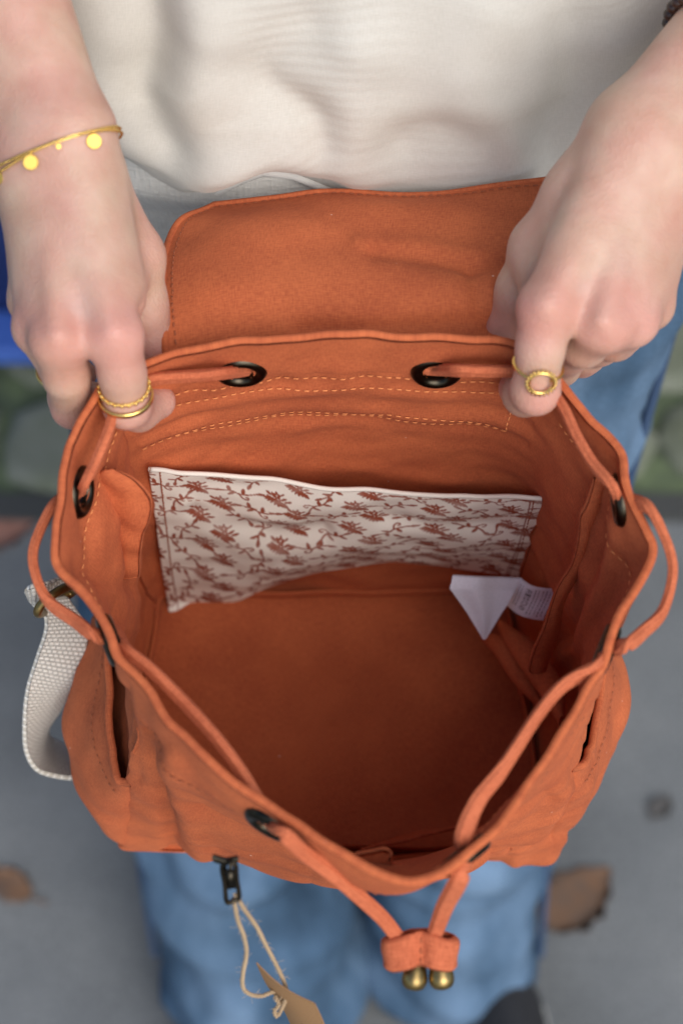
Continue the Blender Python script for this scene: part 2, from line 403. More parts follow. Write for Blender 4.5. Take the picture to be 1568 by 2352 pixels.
kerb = mesh_obj("kerb_gutter", *box_geo((0, Y0 - .002, .002), (3, 0, 0), (0, .014, 0), (0, 0, .006)), plain("dark_joint", (0.05, 0.052, 0.05), .95), smooth=False)
kerb["kind"] = "structure"

# blue painted door at the left, with its projecting sill
door = empty("blue_door"); tag(door, "navy blue painted door with a sky-lit sill behind the hand with the charm bracelet", "door", kind="thing")
M_BLUE = plain("navy_paint", (0.012, 0.028, 0.125), 0.45, noise=(14, (0.008, 0.018, 0.085)))
M_SILL = plain("blue_sill_skylit", (0.07, 0.16, 0.52), 0.5, noise=(18, (0.045, 0.11, 0.40)))  # lighter than the door: sky light on the sill's top, put into its colour
ys = float(onz(20, 806, .075)[1])
def bx(name, c, h, m, p, b=0.004):
    V, F = box_geo(c, (h[0], 0, 0), (0, h[1], 0), (0, 0, h[2])); o = mesh_obj(name, V, F, m, p, smooth=False)
    md = o.modifiers.new("bevel", 'BEVEL'); md.width = b; md.segments = 2; return o
bx("sill", (-0.86, ys + .026, .064), (.60, .026, .011), M_SILL, door, .004)
bx("door_panel", (-0.86, ys + .075, 1.05), (.55, .02, .985), M_BLUE, door)
for x in (-1.22, -0.86, -0.50):
    bx("raised_panel", (x, ys + .051, .42), (.13, .006, .26), M_BLUE, door)
for x in (-1.435, -0.285):
    bx("door_frame", (x, ys + .08, 1.06), (.03, .035, 1.05), M_BLUE, door)
wall = empty("rear_wall"); tag(wall, "rough grey rendered wall behind the jeans, beside the blue door", "wall", kind="thing")
bx("wall_face", (1.38, ys + .16, 1.2), (1.62, .05, 1.2), plain("grey_render", (0.30, 0.30, 0.28), .95, noise=(30, (0.2, 0.2, 0.19)), bump=.6), wall)
bx("wall_face", (-2.2, ys + .16, 1.2), (.70, .05, 1.2), wall.children[0].data.materials[0], wall)

# fallen leaves
M_LEAF = plain("brown_leaf", (0.17, 0.088, 0.045), 0.75, noise=(60, (0.11, 0.075, 0.055)))
M_LEAF2 = plain("reddish_leaf", (0.40, 0.20, 0.14), 0.75, noise=(60, (0.28, 0.13, 0.09)))
def leaf(u, v, ln, wd, ang, m, label, z=0.0025):
    c = onz(u, v, z); n = 22; G = []
    for i in range(n + 1):
        t = i / n; w = wd * (math.sin(math.pi * t ** .8) ** .8) * (1 + .10 * math.sin(t * 26)) if 0 < t < 1 else 0.0006
        row = [((t - .5) * ln, k * w / 2, .0012 * abs(k) ** 1.5 + .0008 * math.sin(5 * t)) for k in (-1, -.5, 0, .5, 1)]
        G.append(row)
    G = np.array(G); R = np.array(Matrix.Rotation(ang, 3, 'Z')); G = G @ R.T
    lf = empty("fallen_leaf"); G = G + np.array([c[0], c[1], z])
    shell("blade", G, grid_normals(G), .0006, m, lf)
    st = catmull(np.array([G[0, 2], G[0, 2] * 2 - G[2, 2] + (0, 0, .004), G[0, 2] * 3.6 - G[2, 2] * 2.6 + (0.004, 0, .003)]), 8)
    tube("stalk", st, .0009, m, lf, k=6)
    tag(lf, label, "leaf", "leaves fallen on the pavement"); return lf
leaf(1325, 2062, .078, .052, .75, M_LEAF, "large brown leaf on the pavement at the lower right, beside the jeans")
leaf(8, 1212, .075, .045, .5, M_LEAF2, "pale reddish leaf at the left edge, by the mossy stones")
leaf(15, 2030, .05, .028, 2.6, M_LEAF, "small brown leaf at the left edge, below the cream strap")
leaf(1518, 1853, .026, .018, .9, plain("dark_leaf", (.085, .08, .075), .8), "tiny dark leaf scrap right of the bag, on the grey pavement")

# ------------------------------------------------------------------ signed distance modelling for the body
def cap(a, b, ra, rb=None):
    a = np.asarray(a, float); b = np.asarray(b, float); rb = ra if rb is None else rb; ab = b - a; L2 = max(ab @ ab, 1e-12)
    def f(P):
        t = np.clip((P - a) @ ab / L2, 0, 1)
        return np.linalg.norm(P - a - t[..., None] * ab, axis=-1) - (ra + (rb - ra) * t)
    return f
def smin(a, b, k):
    h = np.clip(0.5 + 0.5 * (b - a) / k, 0, 1); return b + (a - b) * h - k * h * (1 - h)
def sm_union(fs, k):
    def f(P):
        d = fs[0](P)
        for g in fs[1:]: d = smin(d, g(P), k)
        return d
    return f
def surface_nets(f, lo, hi, h):
    lo = np.asarray(lo, float); n = np.ceil((np.asarray(hi) - lo) / h).astype(int) + 1
    ax = [lo[i] + h * np.arange(n[i]) for i in range(3)]
    Vv = np.empty(n, np.float32); YZ = np.stack(np.meshgrid(ax[1], ax[2], indexing='ij'), -1)
    st = 8
    for i in range(0, n[0], st):
        xs = ax[0][i:i + st]; P = np.empty((len(xs), n[1], n[2], 3)); P[..., 0] = xs[:, None, None]; P[..., 1:] = YZ
        Vv[i:i + st] = f(P)
    s = Vv < 0; m = n - 1
    acc = np.zeros((*m, 3), np.float32); cnt = np.zeros(m, np.float32)
    for axis in range(3):
        o = [k for k in range(3) if k != axis]
        for b0 in (0, 1):
            for b1 in (0, 1):
                sl0 = [None] * 3; sl1 = [None] * 3
                sl0[axis] = slice(0, m[axis]); sl1[axis] = slice(1, m[axis] + 1)
                for k, bb in zip(o, (b0, b1)): sl0[k] = sl1[k] = slice(bb, bb + m[k])
                v0 = Vv[tuple(sl0)]; v1 = Vv[tuple(sl1)]; cr = (v0 < 0) != (v1 < 0)
                t = np.where(cr, v0 / np.where(cr, v0 - v1, 1), 0)
                cnt += cr; acc[..., axis] += t
                acc[..., o[0]] += cr * b0; acc[..., o[1]] += cr * b1
    act = cnt > 0; idx = np.full(m, -1, np.int64); idx[act] = np.arange(act.sum())
    ijk = np.argwhere(act); V = lo + h * (ijk + acc[act] / cnt[act][:, None])
    F = []
    for axis in range(3):
        o1, o2 = (axis + 1) % 3, (axis + 2) % 3
        sl0 = [slice(None)] * 3; sl1 = [slice(None)] * 3; sl0[axis] = slice(0, -1); sl1[axis] = slice(1, None)
        c = s[tuple(sl0)] != s[tuple(sl1)]; e = np.argwhere(c)
        e = e[(e[:, o1] > 0) & (e[:, o2] > 0) & (e[:, o1] < m[o1]) & (e[:, o2] < m[o2])]
        d1 = np.zeros(3, int); d1[o1] = 1; d2 = np.zeros(3, int); d2[o2] = 1
        g = lambda q: idx[tuple(q.T)]
        quad = np.stack([g(e - d1 - d2), g(e - d2), g(e), g(e - d1)], -1)
        fl = s[tuple(e.T)]; quad[~fl] = quad[~fl][:, ::-1]; F.append(quad)
    return V, np.vstack(F)

def arm_sdf(J, elbow, shoulder):
    """J: joints in picture units + distance; returns sdf, pink points, vein polylines"""
    W = U(*J["wrist"]); E = np.array(elbow)
    fs = []
    side = U(*J["index"][0]) - U(*J["pinky"][0]); side /= np.linalg.norm(side)
    ax = (W - E) / np.linalg.norm(W - E); s2 = side - ax * (side @ ax); s2 /= np.linalg.norm(s2)
    wr = J.get("wrist_half", .0105)
    mid = W + (E - W) * .45
    for sg in (-1, 1):
        fs.append(cap(W + s2 * wr * sg, mid + s2 * .013 * sg, .0168, .0255))
        fs.append(cap(mid + s2 * .013 * sg, E + s2 * .010 * sg, .0255, .034))
    fs.append(cap(W, mid, .0175, .027))
    fs.append(cap(E, np.array(shoulder), .037, .046))
    palm = sm_union(fs, .012)
    pal = []
    offs = dict(index=.0125, middle=.004, ring=-.005, pinky=-.0125)
    for fn in ("index", "middle", "ring", "pinky"):
        m0 = U(*J[fn][0]); base = W + s2 * offs[fn] + (m0 - W) * .08
        r1 = J[fn][0][3] if len(J[fn][0]) > 3 else .0095
        pal.append(cap(base, m0, .0120, r1 * .93))
        # tendon standing out on the back of the hand
    if "thumb" in J:
        T = [U(*p[:3]) for p in J["thumb"]]; R = [p[3] for p in J["thumb"]]
        th = sm_union([cap(a, b, ra, rb) for a, b, ra, rb in zip(T[:-1], T[1:], R[:-1], R[1:])], .006)
    web = [cap(U(*a[:3]), U(*b[:3]), a[3], b[3]) for a, b in J.get("web", [])]
    ridge = [cap(U(*a[:3]), U(*b[:3]), a[3], b[3]) for a, b in J.get("ridge", [])]
    pm = sm_union(pal, .014)
    fings = []
    for fn in ("index", "middle", "ring", "pinky"):
        Q = [U(*p[:3]) for p in J[fn]]; R = [p[3] for p in J[fn]]
        fings.append(sm_union([cap(a, b, ra, rb) for a, b, ra, rb in zip(Q[:-1], Q[1:], R[:-1], R[1:])], .004))
    wb = sm_union(web, .008) if web else None
    def f(P):
        d = smin(palm(P), pm(P), .016)
        if wb: d = smin(d, wb(P), .010)
        for r in ridge: d = smin(d, r(P), .005)
        out = smin(d, th(P), .007)
        for g in fings: out = np.minimum(out, smin(d, g(P), .0040))
        return out
    return f
# the hand at the left of the picture: index inside the bag, thumb and the other fingers outside
JL = dict(wrist=(118, 322, .808), wrist_half=.0092,
    index=[(266, 772, .787, .0101), (281, 860, .796, .0084), (292, 930, .809, .0087), (318, 942, .828, .0078), (362, 922, .838, .0072)],
    middle=[(134, 780, .788, .0100), (152, 860, .802, .0085), (170, 932, .826, .0084), (205, 955, .846, .0078), (235, 940, .860, .0072)],
    ring=[(90, 752, .802, .0098), (146, 850, .826, .0085), (162, 915, .848, .0082), (185, 930, .866, .0075), (215, 915, .876, .007)],
    pinky=[(74, 690, .822, .0090), (125, 790, .846, .0078), (145, 850, .862, .0076), (160, 870, .880, .0066), (190, 860, .888, .006)],
    thumb=[(205, 410, .815, .0135), (308, 590, .828, .0112), (322, 700, .838, .0100), (352, 800, .846, .0086), (372, 850, .850, .0075)],
    web=[((215, 470, .81, .010), (285, 640, .815, .0085)), ((240, 600, .808, .009), (290, 700, .815, .007)), ((215, 420, .806, .012), (272, 650, .7985, .0100)), ((150, 440, .805, .013), (190, 640, .8000, .0085)), ((95, 440, .807, .013), (108, 620, .8045, .0090))],
    ridge=[((170, 470, .7935, .0030), (262, 760, .778, .0042)), ((120, 480, .7935, .0028), (134, 770, .7785, .0040)), ((85, 480, .799, .0022), (90, 735, .793, .0035))])
JR = dict(wrist=(1500, 335, .806), wrist_half=.0098,
    index=[(1252, 708, .787, .0104), (1240, 800, .793, .0086), (1229, 897, .806, .0088), (1205, 905, .824, .0082), (1188, 893, .838, .0076)],
    middle=[(1384, 745, .792, .0104), (1340, 790, .812, .0085), (1305, 808, .834, .0082), (1285, 840, .852, .0078), (1270, 860, .862, .007)],
    ring=[(1450, 735, .802, .0098), (1410, 775, .825, .0086), (1375, 790, .846, .0082), (1345, 815, .862, .0072), (1335, 830, .868, .007)],
    pinky=[(1492, 702, .816, .0088), (1460, 745, .838, .0076), (1430, 770, .854, .0072), (1400, 790, .866, .0064), (1390, 800, .87, .006)],
    thumb=[(1350, 430, .812, .0135), (1240, 570, .822, .0112), (1200, 668, .836, .0098), (1168, 765, .846, .0086), (1162, 820, .851, .0075)],
    web=[((1330, 470, .81, .011), (1240, 620, .814, .0090)), ((1300, 560, .806, .010), (1240, 680, .812, .0075)), ((1440, 335, .808, .0160), (1335, 445, .812, .0135)), ((1420, 430, .805, .013), (1335, 620, .8015, .0085)), ((1470, 450, .807, .013), (1428, 620, .8055, .0090))],
    ridge=[((1400, 450, .7935, .0030), (1256, 700, .778, .0042)), ((1440, 470, .7945, .0026), (1384, 735, .7815, .0038)), ((1475, 490, .799, .0020), (1450, 722, .793, .0032))])
EL = np.array((-0.205, 0.790, 1.125)); SL = np.array((-0.170, 0.83, 1.37))
ER = np.array((0.290, 0.770, 1.075)); SR = np.array((0.170, 0.83, 1.37))
fL = arm_sdf(JL, EL, SL); fR = arm_sdf(JR, ER, SR)

person = empty("person"); tag(person, "person in cream sweatshirt and blue jeans holding the bag open with both hands", "person")
def build_arm(f, J, E, h=0.0014):
    pts = [U(*p[:3]) for k in ("index", "middle", "ring", "pinky", "thumb") for p in J[k]] + [U(*J["wrist"]), U(*J["wrist"]) + (E - U(*J["wrist"])) * .5]
    pts = np.array(pts); lo = pts.min(0) - .034; hi = pts.max(0) + .034
    W = U(*J["wrist"]); cut = W + (E - W) * .48; n = (E - W) / np.linalg.norm(E - W)
    g = lambda P: np.maximum(f(P), (P - cut) @ n)
    return surface_nets(g, lo, hi, h)
VL, FL = build_arm(fL, JL, EL); VR, FR = build_arm(fR, JR, ER)
def torso(P):
    q = P.copy()
    d = cap((-.085, .79, .95), (.085, .79, .95), .098)(P)
    d = smin(d, cap((-.06, .80, 1.15), (.06, .80, 1.15), .095)(P), .08)
    d = smin(d, cap((-.10, .82, 1.32), (.10, .82, 1.32), .085)(P), .08)
    d = smin(d, cap((0, .82, 1.35), (0, .81, 1.47), .055)(P), .03)
    for W, E, S in ((U(*JL["wrist"]), EL, SL), (U(*JR["wrist"]), ER, SR)):
        d = smin(d, cap(W + (E - W) * .45, E, .036, .036)(P), .01); d = smin(d, cap(E, S, .037, .05)(P), .03)
    return np.maximum(d, P[..., 2] - 1.45)
VT, FT = surface_nets(torso, (-.34, .60, .80), (.36, .95, 1.47), .006)
V = np.vstack([VL, VR, VT]); F = np.vstack([FL, FR + len(VL), FT + len(VL) + len(VR)])
flush = np.zeros(len(V)); vein = np.zeros(len(V))
def near(P, s): return np.exp(-((V - P) ** 2).sum(1) / (s * s))
for J in (JL, JR):
    for fn, w in (("index", .50), ("middle", .46), ("ring", .36), ("pinky", .26)):
        a = U(*J[fn][0][:3]); flush = np.maximum(flush, w * near(a - FWD * .004, .0140))
        flush = np.maximum(flush, .45 * near(U(*J[fn][2][:3]), .012)); flush = np.maximum(flush, .5 * near(U(*J[fn][-1][:3]), .012))
    flush = np.maximum(flush, .45 * near(U(*J["thumb"][-2][:3]), .016))
def seg_d(a, b):
    ab = b - a; t = np.clip((V - a) @ ab / (ab @ ab), 0, 1); return np.linalg.norm(V - a - t[:, None] * ab, axis=1)
for line in ([(150, 560, .79), (185, 640, .785), (205, 720, .78)], [(205, 720, .78), (150, 690, .782), (120, 600, .787)], [(60, 400, .80), (85, 520, .797), (100, 640, .79)],
             [(1330, 480, .792), (1340, 590, .786), (1330, 660, .782)], [(1420, 520, .79), (1425, 620, .786)]):
    q = catmull(UL(line), 14)
    for a, b in zip(q[:-1], q[1:]): vein = np.maximum(vein, .30 * np.exp(-(seg_d(a, b) / .0032) ** 2))
body = mesh_obj("body", V, F, M_SKIN, person, attrs=dict(flush=flush, vein=vein))

# --- sweatshirt
def shirt_section(z, n=420):
    zs = [.845, .905, .925, .95, .985, 1.03, 1.10, 1.20, 1.30, 1.38]
    a = np.interp(z, zs, [.168, .165, .172, .176, .168, .158, .150, .158, .176, .170])
    fr = np.interp(z, zs, [.672, .660, .650, .645, .643, .646, .655, .668, .680, .705])
    bk = np.interp(z, zs, [.895, .895, .905, .91, .91, .905, .90, .905, .92, .915])
    t = np.linspace(0, 2 * np.pi, n, endpoint=False); c, s = np.cos(t + np.pi / 2), np.sin(t + np.pi / 2)
    p = 2.7; q = (np.abs(c) ** p + np.abs(s) ** p) ** (-1 / p)
    return np.stack([a * c * q, (fr + bk) / 2 + (bk - fr) / 2 * s * q, np.full(n, z)], -1)
zs = np.r_[np.linspace(.918, 1.12, 170), np.linspace(1.126, 1.40, 34)]
G = np.stack([shirt_section(z) for z in zs], 1)                # u around, v up
N_ = grid_normals(G, True)
ctr = G.mean((0, 1)); N_ *= np.sign(((G - ctr) * N_).sum(-1)).mean()
uvp = proj(G); u_, v_ = uvp[..., 0], uvp[..., 1]
front = (N_[..., 1] < 0.2)
def fold(pts, w, amp):
    "a soft ridge (amp > 0) or valley along a line given in picture units, on the front of the shirt"
    q = catmull(np.array(pts, float), 40); d = np.full(u_.shape, 1e9); w = w * 1.25
    for a, b in zip(q[:-1], q[1:]):
        ab = b - a; t = np.clip(((u_ - a[0]) * ab[0] + (v_ - a[1]) * ab[1]) / (ab @ ab), 0, 1)
        d = np.minimum(d, np.hypot(u_ - a[0] - t * ab[0], v_ - a[1] - t * ab[1]))
    return amp * np.exp(-(d / w) ** 2)
D = np.zeros(u_.shape)
D += fold([(330, -80), (345, 100), (320, 230), (390, 330)], 60, -.012)
D += fold([(440, -60), (470, 120), (440, 280), (520, 380)], 70, .008)
D += fold([(620, 200), (730, 270), (745, 380), (760, 450)], 38, -.006)
D += fold([(820, 120), (800, 260), (790, 420)], 70, .007)
D += fold([(930, 330), (1010, 310), (1110, 330)], 45, -.007)
D += fold([(1290, -60), (1320, 80), (1330, 220), (1270, 330)], 60, -.010)
D += fold([(1120, 40), (1080, 200), (1140, 320)], 70, .005)
D += fold([(560, 150), (640, 100), (700, 60)], 55, -.005)
D += fold([(240, 250), (330, 350), (430, 400)], 40, .006)
D += fold([(500, 390), (620, 345), (740, 390)], 45, .006)
D *= .85 * front
D += .0012 * smooth_noise(G, .06, 3) + .0003 * smooth_noise(G * (1, 1, 1.6), .022, 4)
# small crinkles running round the body, as loose jersey makes
D += .00014 * np.sin(G[..., 2] * 1100 + 11 * smooth_noise(G, .05, 8)) * np.clip(smooth_noise(G, .06, 9), 0, 1)
bot = ss(.985, .918, G[..., 2]) ** 1.5
G = G + N_ * (D - .002 * ss(.940, .918, G[..., 2]))[..., None]
# the lower edge of the body fabric droops over the rib in waves
pb = proj(G[:, 0]); tgt = np.interp(pb[:, 0], [100, 250, 315, 370, 430, 500, 560, 610, 680, 745, 850, 1000, 1200, 1400, 1600], [340, 350, 368, 412, 444, 436, 404, 386, 396, 424, 470, 505, 520, 580, 650])
up = np.where(G[:, 0, 1] < .73, (pb[:, 1] - tgt) / 3750, 0.0)
for _ in range(6): up = .5 * up + .25 * np.roll(up, 1) + .25 * np.roll(up, -1)
G[..., 2] += up[:, None] * bot
up = np.where(G[:, 0, 1] < .73, (proj(G[:, 0])[:, 1] - tgt) / 3750, 0.0)
G[..., 2] += up[:, None] * bot
Gc = np.concatenate([G, G[:1]], 0); Nc = grid_normals(Gc); Nc *= np.sign(((Gc - ctr) * Nc).sum(-1)).mean()
shirt = shell("sweatshirt", Gc, Nc, .0022, M_SHIRT, person, caps="0")
edge = np.concatenate([G[:, 0], G[:1, 0]], 0)
tube("hem_piping", G[:, 0] + N_[:, 0] * .0012, .0024, plain("cream_piping", (.66, .645, .60), .85), shirt, closed=True, k=8)
zr = np.linspace(.846, .955, 60)
R_ = np.stack([shirt_section(z) for z in zr], 1); Nr = grid_normals(R_, True); Nr *= np.sign(((R_ - ctr * (1, 1, 0)) * Nr * (1, 1, 0)).sum(-1)).mean()
ang = np.arange(420)[:, None]
R_ = R_ - Nr * (.0045 + .35 * np.clip(R_[..., 2:] - .93, 0, 1)) + Nr * (.0022 * smooth_noise(R_ * (1, 1, .4), .04, 12))[..., None]
R_[..., 2] -= .045 * ss(.06, .14, R_[..., 0])
Rc = np.concatenate([R_, R_[:1]], 0); Nrc = grid_normals(Rc)
shell("hem_rib", Rc, Nrc, .003, M_RIB, shirt, caps="v")
for W, E, S in ((U(*JL["wrist"]), EL, SL), (U(*JR["wrist"]), ER, SR)):
    q = catmull(np.array([W + (E - W) * .62, W + (E - W) * .8, E + (0, .004, -.002), E + (S - E) * .35, E + (S - E) * .8, S + (0, 0, .01)]), 70)
    r = np.interp(np.linspace(0, 1, 70), [0, .03, .1, .3, .6, 1], [.040, .043, .050, .056, .062, .075])
    T, Na, Ba = frames(q); a = np.linspace(0, 2 * np.pi, 73)
    Gs = q[:, None] + (np.cos(a)[None, :, None] * Na[:, None] + np.sin(a)[None, :, None] * Ba[:, None]) * r[:, None, None]
    nn = grid_normals(Gs); c_ = ((Gs - q[:, None]) * nn).sum(-1).mean(); nn *= np.sign(c_)
    Gs = Gs + nn * (.004 * smooth_noise(Gs, .05, 21) + .002 * smooth_noise(Gs, .02, 22))[..., None]
    shell("sleeve", Gs, nn, .0025, M_SHIRT, shirt, caps="u")

# --- jeans
def jeans(P):
    ps = [cap((-.056, .785, .90), (.085, .785, .90), .092, .094), cap((-.056, .778, .82), (.094, .778, .82), .088, .092)]
    d = sm_union(ps, .04)(P); out = []
    for s, xk, xa, yk, rk in ((-1, -.083, -.064, .690, .078), (1, .083, .090, .700, .064)):
        l = sm_union([cap((.094 if s > 0 else -.058, .765, .80), (xk, .738, .47), .086, .069), cap((xk, .738, .47), (xk, .728, .27), .069, .064), cap((xk, .728, .27), (xa, yk, .03), .064, rk)], .03)
        out.append(smin(d, l(P), .018))
    d = np.minimum(*out)
    return np.maximum(np.maximum(d, .03 - P[..., 2]), P[..., 2] - .93)
VJ, FJ = surface_nets(jeans, (-.22, .61, .03), (.22, .92, .95), .0055)
e = .002
gr = np.stack([jeans(VJ + np.eye(3)[k] * e) - jeans(VJ - np.eye(3)[k] * e) for k in range(3)], -1); gr /= np.linalg.norm(gr, axis=1, keepdims=True)
VJ = VJ + gr * (.009 * smooth_noise(VJ * (1, 1, 1.3), .08, 31) + .003 * smooth_noise(VJ * (.6, .6, 2.0), .05, 33) + .0015 * smooth_noise(VJ, .03, 32))[:, None]
fade = .10 * np.exp(-((VJ[:, 0] / .08) ** 2 - 1) ** 2 * 3) * (gr[:, 1] < -.3) + .10 * ss(.22, .05, VJ[:, 2]) * np.clip(-gr[:, 1], 0, 1)
jn = mesh_obj("jeans", VJ, FJ, M_DENIM, person, attrs=dict(fade=fade))
M_SEAM = plain("denim_seam", (.03, .06, .12), .9)
for s, xs in ((-1, (-.172, -.151, -.134)), (1, (.172, .151, .150))):
    q = catmull(np.array([(xs[0], .745, .84), (xs[1], .722, .47), (xs[2], .695, .06)]), 60)
    q2 = []
    for p in q:       # drop the seam on to the cloth
        d = jeans(p[None])[0]; g = np.array([jeans((p + np.eye(3)[k] * e)[None])[0] - jeans((p - np.eye(3)[k] * e)[None])[0] for k in range(3)]) / (2 * e); q2.append(p - g * (d - .0015))
    tube("side_seam", q2, .0028, M_SEAM, jn, k=6)

# --- shoes
M_UP = plain("black_canvas", (.02, .021, .024), .85, noise=(200, (.012, .012, .014)))
M_SOLE = plain("white_rubber", (.75, .74, .70), .6, noise=(50, (.6, .59, .55)))
M_LACE = plain("white_lace", (.8, .79, .76), .9)
def shoe(x, y, rot):
    r = empty("shoe"); r.parent = person
    n, k = 40, 28; R = np.array(Matrix.Rotation(rot, 3, 'Z')); base = np.array((x, y, 0))
    t = np.linspace(0, 1, n)
    half = np.interp(t, [0, .03, .12, .3, .5, .7, .88, 1], [.010, .024, .040, .046, .041, .034, .034, .012])
    top = np.interp(t, [0, .05, .2, .4, .55, .7, 1], [.036, .046, .052, .064, .078, .090, .090])
    yy = -.26 * (1 - t) + .0
    a = np.linspace(0, np.pi, k)
    G = np.stack([np.cos(a)[None] * half[:, None] * (1 - .25 * np.sin(a)[None] ** 2), np.broadcast_to(yy[:, None], (n, k)), .022 + np.sin(a)[None] ** .8 * (top[:, None] - .022)], -1) @ R.T + base
    shell("upper", G, grid_normals(G), .002, M_UP, r)
    Vs, Fs = [], []
    for lv, (f, z) in enumerate(((1.05, 0.003), (1.12, .014), (1.10, .027), (.9, .028))):
        ring = [(hh * f, yv * 1.01) for hh, yv in zip(half, yy)] + [(-hh * f, yv * 1.01) for hh, yv in zip(half[::-1], yy[::-1])]
        Vs += [np.array((px, py, z)) @ R.T + base for px, py in ring]
    Fs = grid_faces(4, 2 * n, False, True).tolist() + [list(range(2 * n))[::-1]]
    mesh_obj("sole", Vs, Fs, M_SOLE, r)
    for i in range(5):
        tt = .34 + .07 * i; hz = float(np.interp(tt, t, top)) + .001; yv = -.26 * (1 - tt); w = .021
        for sg in (-1, 1):
            q = np.array([(sg * w, yv, hz - .010), (sg * .008, yv + .006, hz - .0005), (-sg * w, yv + .016, hz - .006)]) @ R.T + base
            tube("lace", catmull(q, 10), .0028, M_LACE, r, rb=.0014, k=6)
    for sg in (-1, 1):   # white side stripes
        for i in range(2):
            q = []
            for ang_, tt in ((.25, .48 + .07 * i), (.6, .52 + .07 * i), (1.0, .56 + .07 * i)):
                hh = float(np.interp(tt, t, half)); tp = float(np.interp(tt, t, top)); aa = ang_ if sg > 0 else np.pi - ang_
                q.append((np.cos(aa) * hh * (1 - .25 * np.sin(aa) ** 2) * 1.04, -.26 * (1 - tt), .022 + np.sin(aa) ** .8 * (tp - .022) + .001))
            tube("stripe", catmull(np.array(q) @ R.T + base, 12), .004, M_LACE, r, rb=.0014, k=6)
    return r
shoe(.114, .692, math.radians(12)); shoe(-.064, .735, math.radians(-6))

# ------------------------------------------------------------------ the backpack
bag = empty("backpack"); tag(bag, "rust orange canvas drawstring backpack held wide open by two hands", "backpack")
def rd(v): return np.interp(v, [760, 900, 1150, 1500, 1800, 2030], [.814, .806, .792, .776, .755, .738])
SEG = {   # rim of the opening, corner to corner (picture units)
 "back": [(248, 872), (300, 852), (345, 833), (420, 806), (550, 786), (700, 776), (850, 771), (1000, 773), (1100, 781), (1180, 796), (1240, 826), (1290, 882)],
 "right": [(1290, 882), (1330, 928), (1397, 1000), (1430, 1046), (1441, 1115), (1458, 1171), (1486, 1222), (1499, 1258), (1488, 1301), (1453, 1361), (1421, 1421), (1402, 1468), (1388, 1509), (1379, 1533), (1362, 1560)],
 "front": [(1362, 1560), (1319, 1635), (1268, 1727), (1217, 1792), (1180, 1848), (1119, 1927), (1077, 1964), (1040, 1990), (994, 2010), (930, 2021), (860, 2000), (800, 1968), (720, 1915), (660, 1874), (574, 1818), (487, 1756), (410, 1683), (373, 1635), (348, 1591), (310, 1545)],
 "left": [(310, 1545), (271, 1503), (256, 1463), (234, 1426), (216, 1390), (178, 1345), (139, 1303), (127, 1262), (129, 1203), (139, 1137), (150, 1067), (157, 1027), (172, 998), (205, 935), (248, 872)]}
CB = dict(bl=(-.093, .590, .716), br=(.084, .592, .718), fr=(.100, .457, .692), fl=(-.105, .462, .694))
ENDS = {"back": ("bl", "br"), "right": ("br", "fr"), "front": ("fr", "fl"), "left": ("fl", "bl")}
NC = {"back": 150, "right": 90, "front": 170, "left": 90}
NT = 190
order = ("back", "right", "front", "left")
allrim = []; mark = {}
for k in order:
    mark[k] = len(allrim); allrim += [(u, v, rd(v)) for u, v in SEG[k][:-1]]
RC = UL(allrim)
# sample the closed curve densely, then cut at the corners so each panel gets its own columns
dense = catmull(RC, 4000, True)
ci = {k: int(np.argmin(np.linalg.norm(dense - RC[mark[k]], axis=1))) for k in order}
ci["back"] = 0
rim, bot, cols = [], [], {}
pos = 0
for i, k in enumerate(order):
    a = ci[k]; b = ci[order[i + 1]] if i < 3 else 4000
    seg = dense[np.arange(a, b + 1) % 4000]; n = NC[k]
    L = np.r_[0, np.cumsum(np.linalg.norm(np.diff(seg, axis=0), axis=1))]; s = np.linspace(0, L[-1], n + 1)
    seg = np.stack([np.interp(s, L, seg[:, j]) for j in range(3)], -1)[:-1]
    c0, c1 = np.array(CB[ENDS[k][0]]), np.array(CB[ENDS[k][1]]); t = np.linspace(0, 1, n + 1)[:-1, None]
    rim.append(seg); bot.append(c0 * (1 - t) + c1 * t); cols[k] = (pos, pos + n); pos += n
rim = np.vstack(rim); bot = np.vstack(bot); NS = len(rim)
# round the corners of the bottom a little
for _ in range(18): bot = .5 * bot + .25 * np.roll(bot, 1, 0) + .25 * np.roll(bot, -1, 0)
T_ = np.linspace(0, 1, NT) ** 0.9
P = rim[:, None] * (1 - T_)[None, :, None] + bot[:, None] * T_[None, :, None]
# how far each side leans in or out between rim and bottom (metres, along x or y)
def window(k, pw=1.0):
    w = np.zeros(NS); a, b = cols[k]; w[a:b] = np.sin(np.linspace(0, np.pi, b - a, endpoint=False)) ** pw; return w
tt = T_[None, :]
wl_, wr_, wf, wb_ = (window(k, .7)[:, None] for k in ("left", "right", "front", "back"))
P[..., 0] += wl_ * (.013 * np.sin(np.pi * np.clip(tt / .75, 0, 1)) - .007 * np.sin(np.pi * np.clip((tt - .6) / .4, 0, 1)))
P[..., 0] -= wr_ * (.002 * np.sin(np.pi * np.clip(tt / .7, 0, 1)) - .010 * np.sin(np.pi * np.clip((tt - .5) / .5, 0, 1)))
P[..., 1] -= wf * (.010 * np.sin(np.pi * np.clip((tt - .35) / .65, 0, 1)))
P[..., 1] += wb_ * (.008 * np.sin(np.pi * tt))
dcm0 = T_[None, :] * np.linalg.norm(rim - bot, axis=1)[:, None]
flop = np.exp(-((dcm0 - .032) / .022) ** 2) * ss(0, .012, dcm0)
flop = flop * ss(.055, .0, rim[:, 0])[:, None]
P[..., 1] -= wf * .007 * flop; P[..., 2] -= wf * .004 * flop
NB = grid_normals(P, True)
ctrb = P.mean(0, keepdims=True); NB *= np.sign(((P - ctrb) * NB).sum(-1)).mean()
depth_cm = T_[None, :] * np.linalg.norm(rim - bot, axis=1)[:, None]     # metres below the rim
amp = ss(.0, .05, depth_cm)
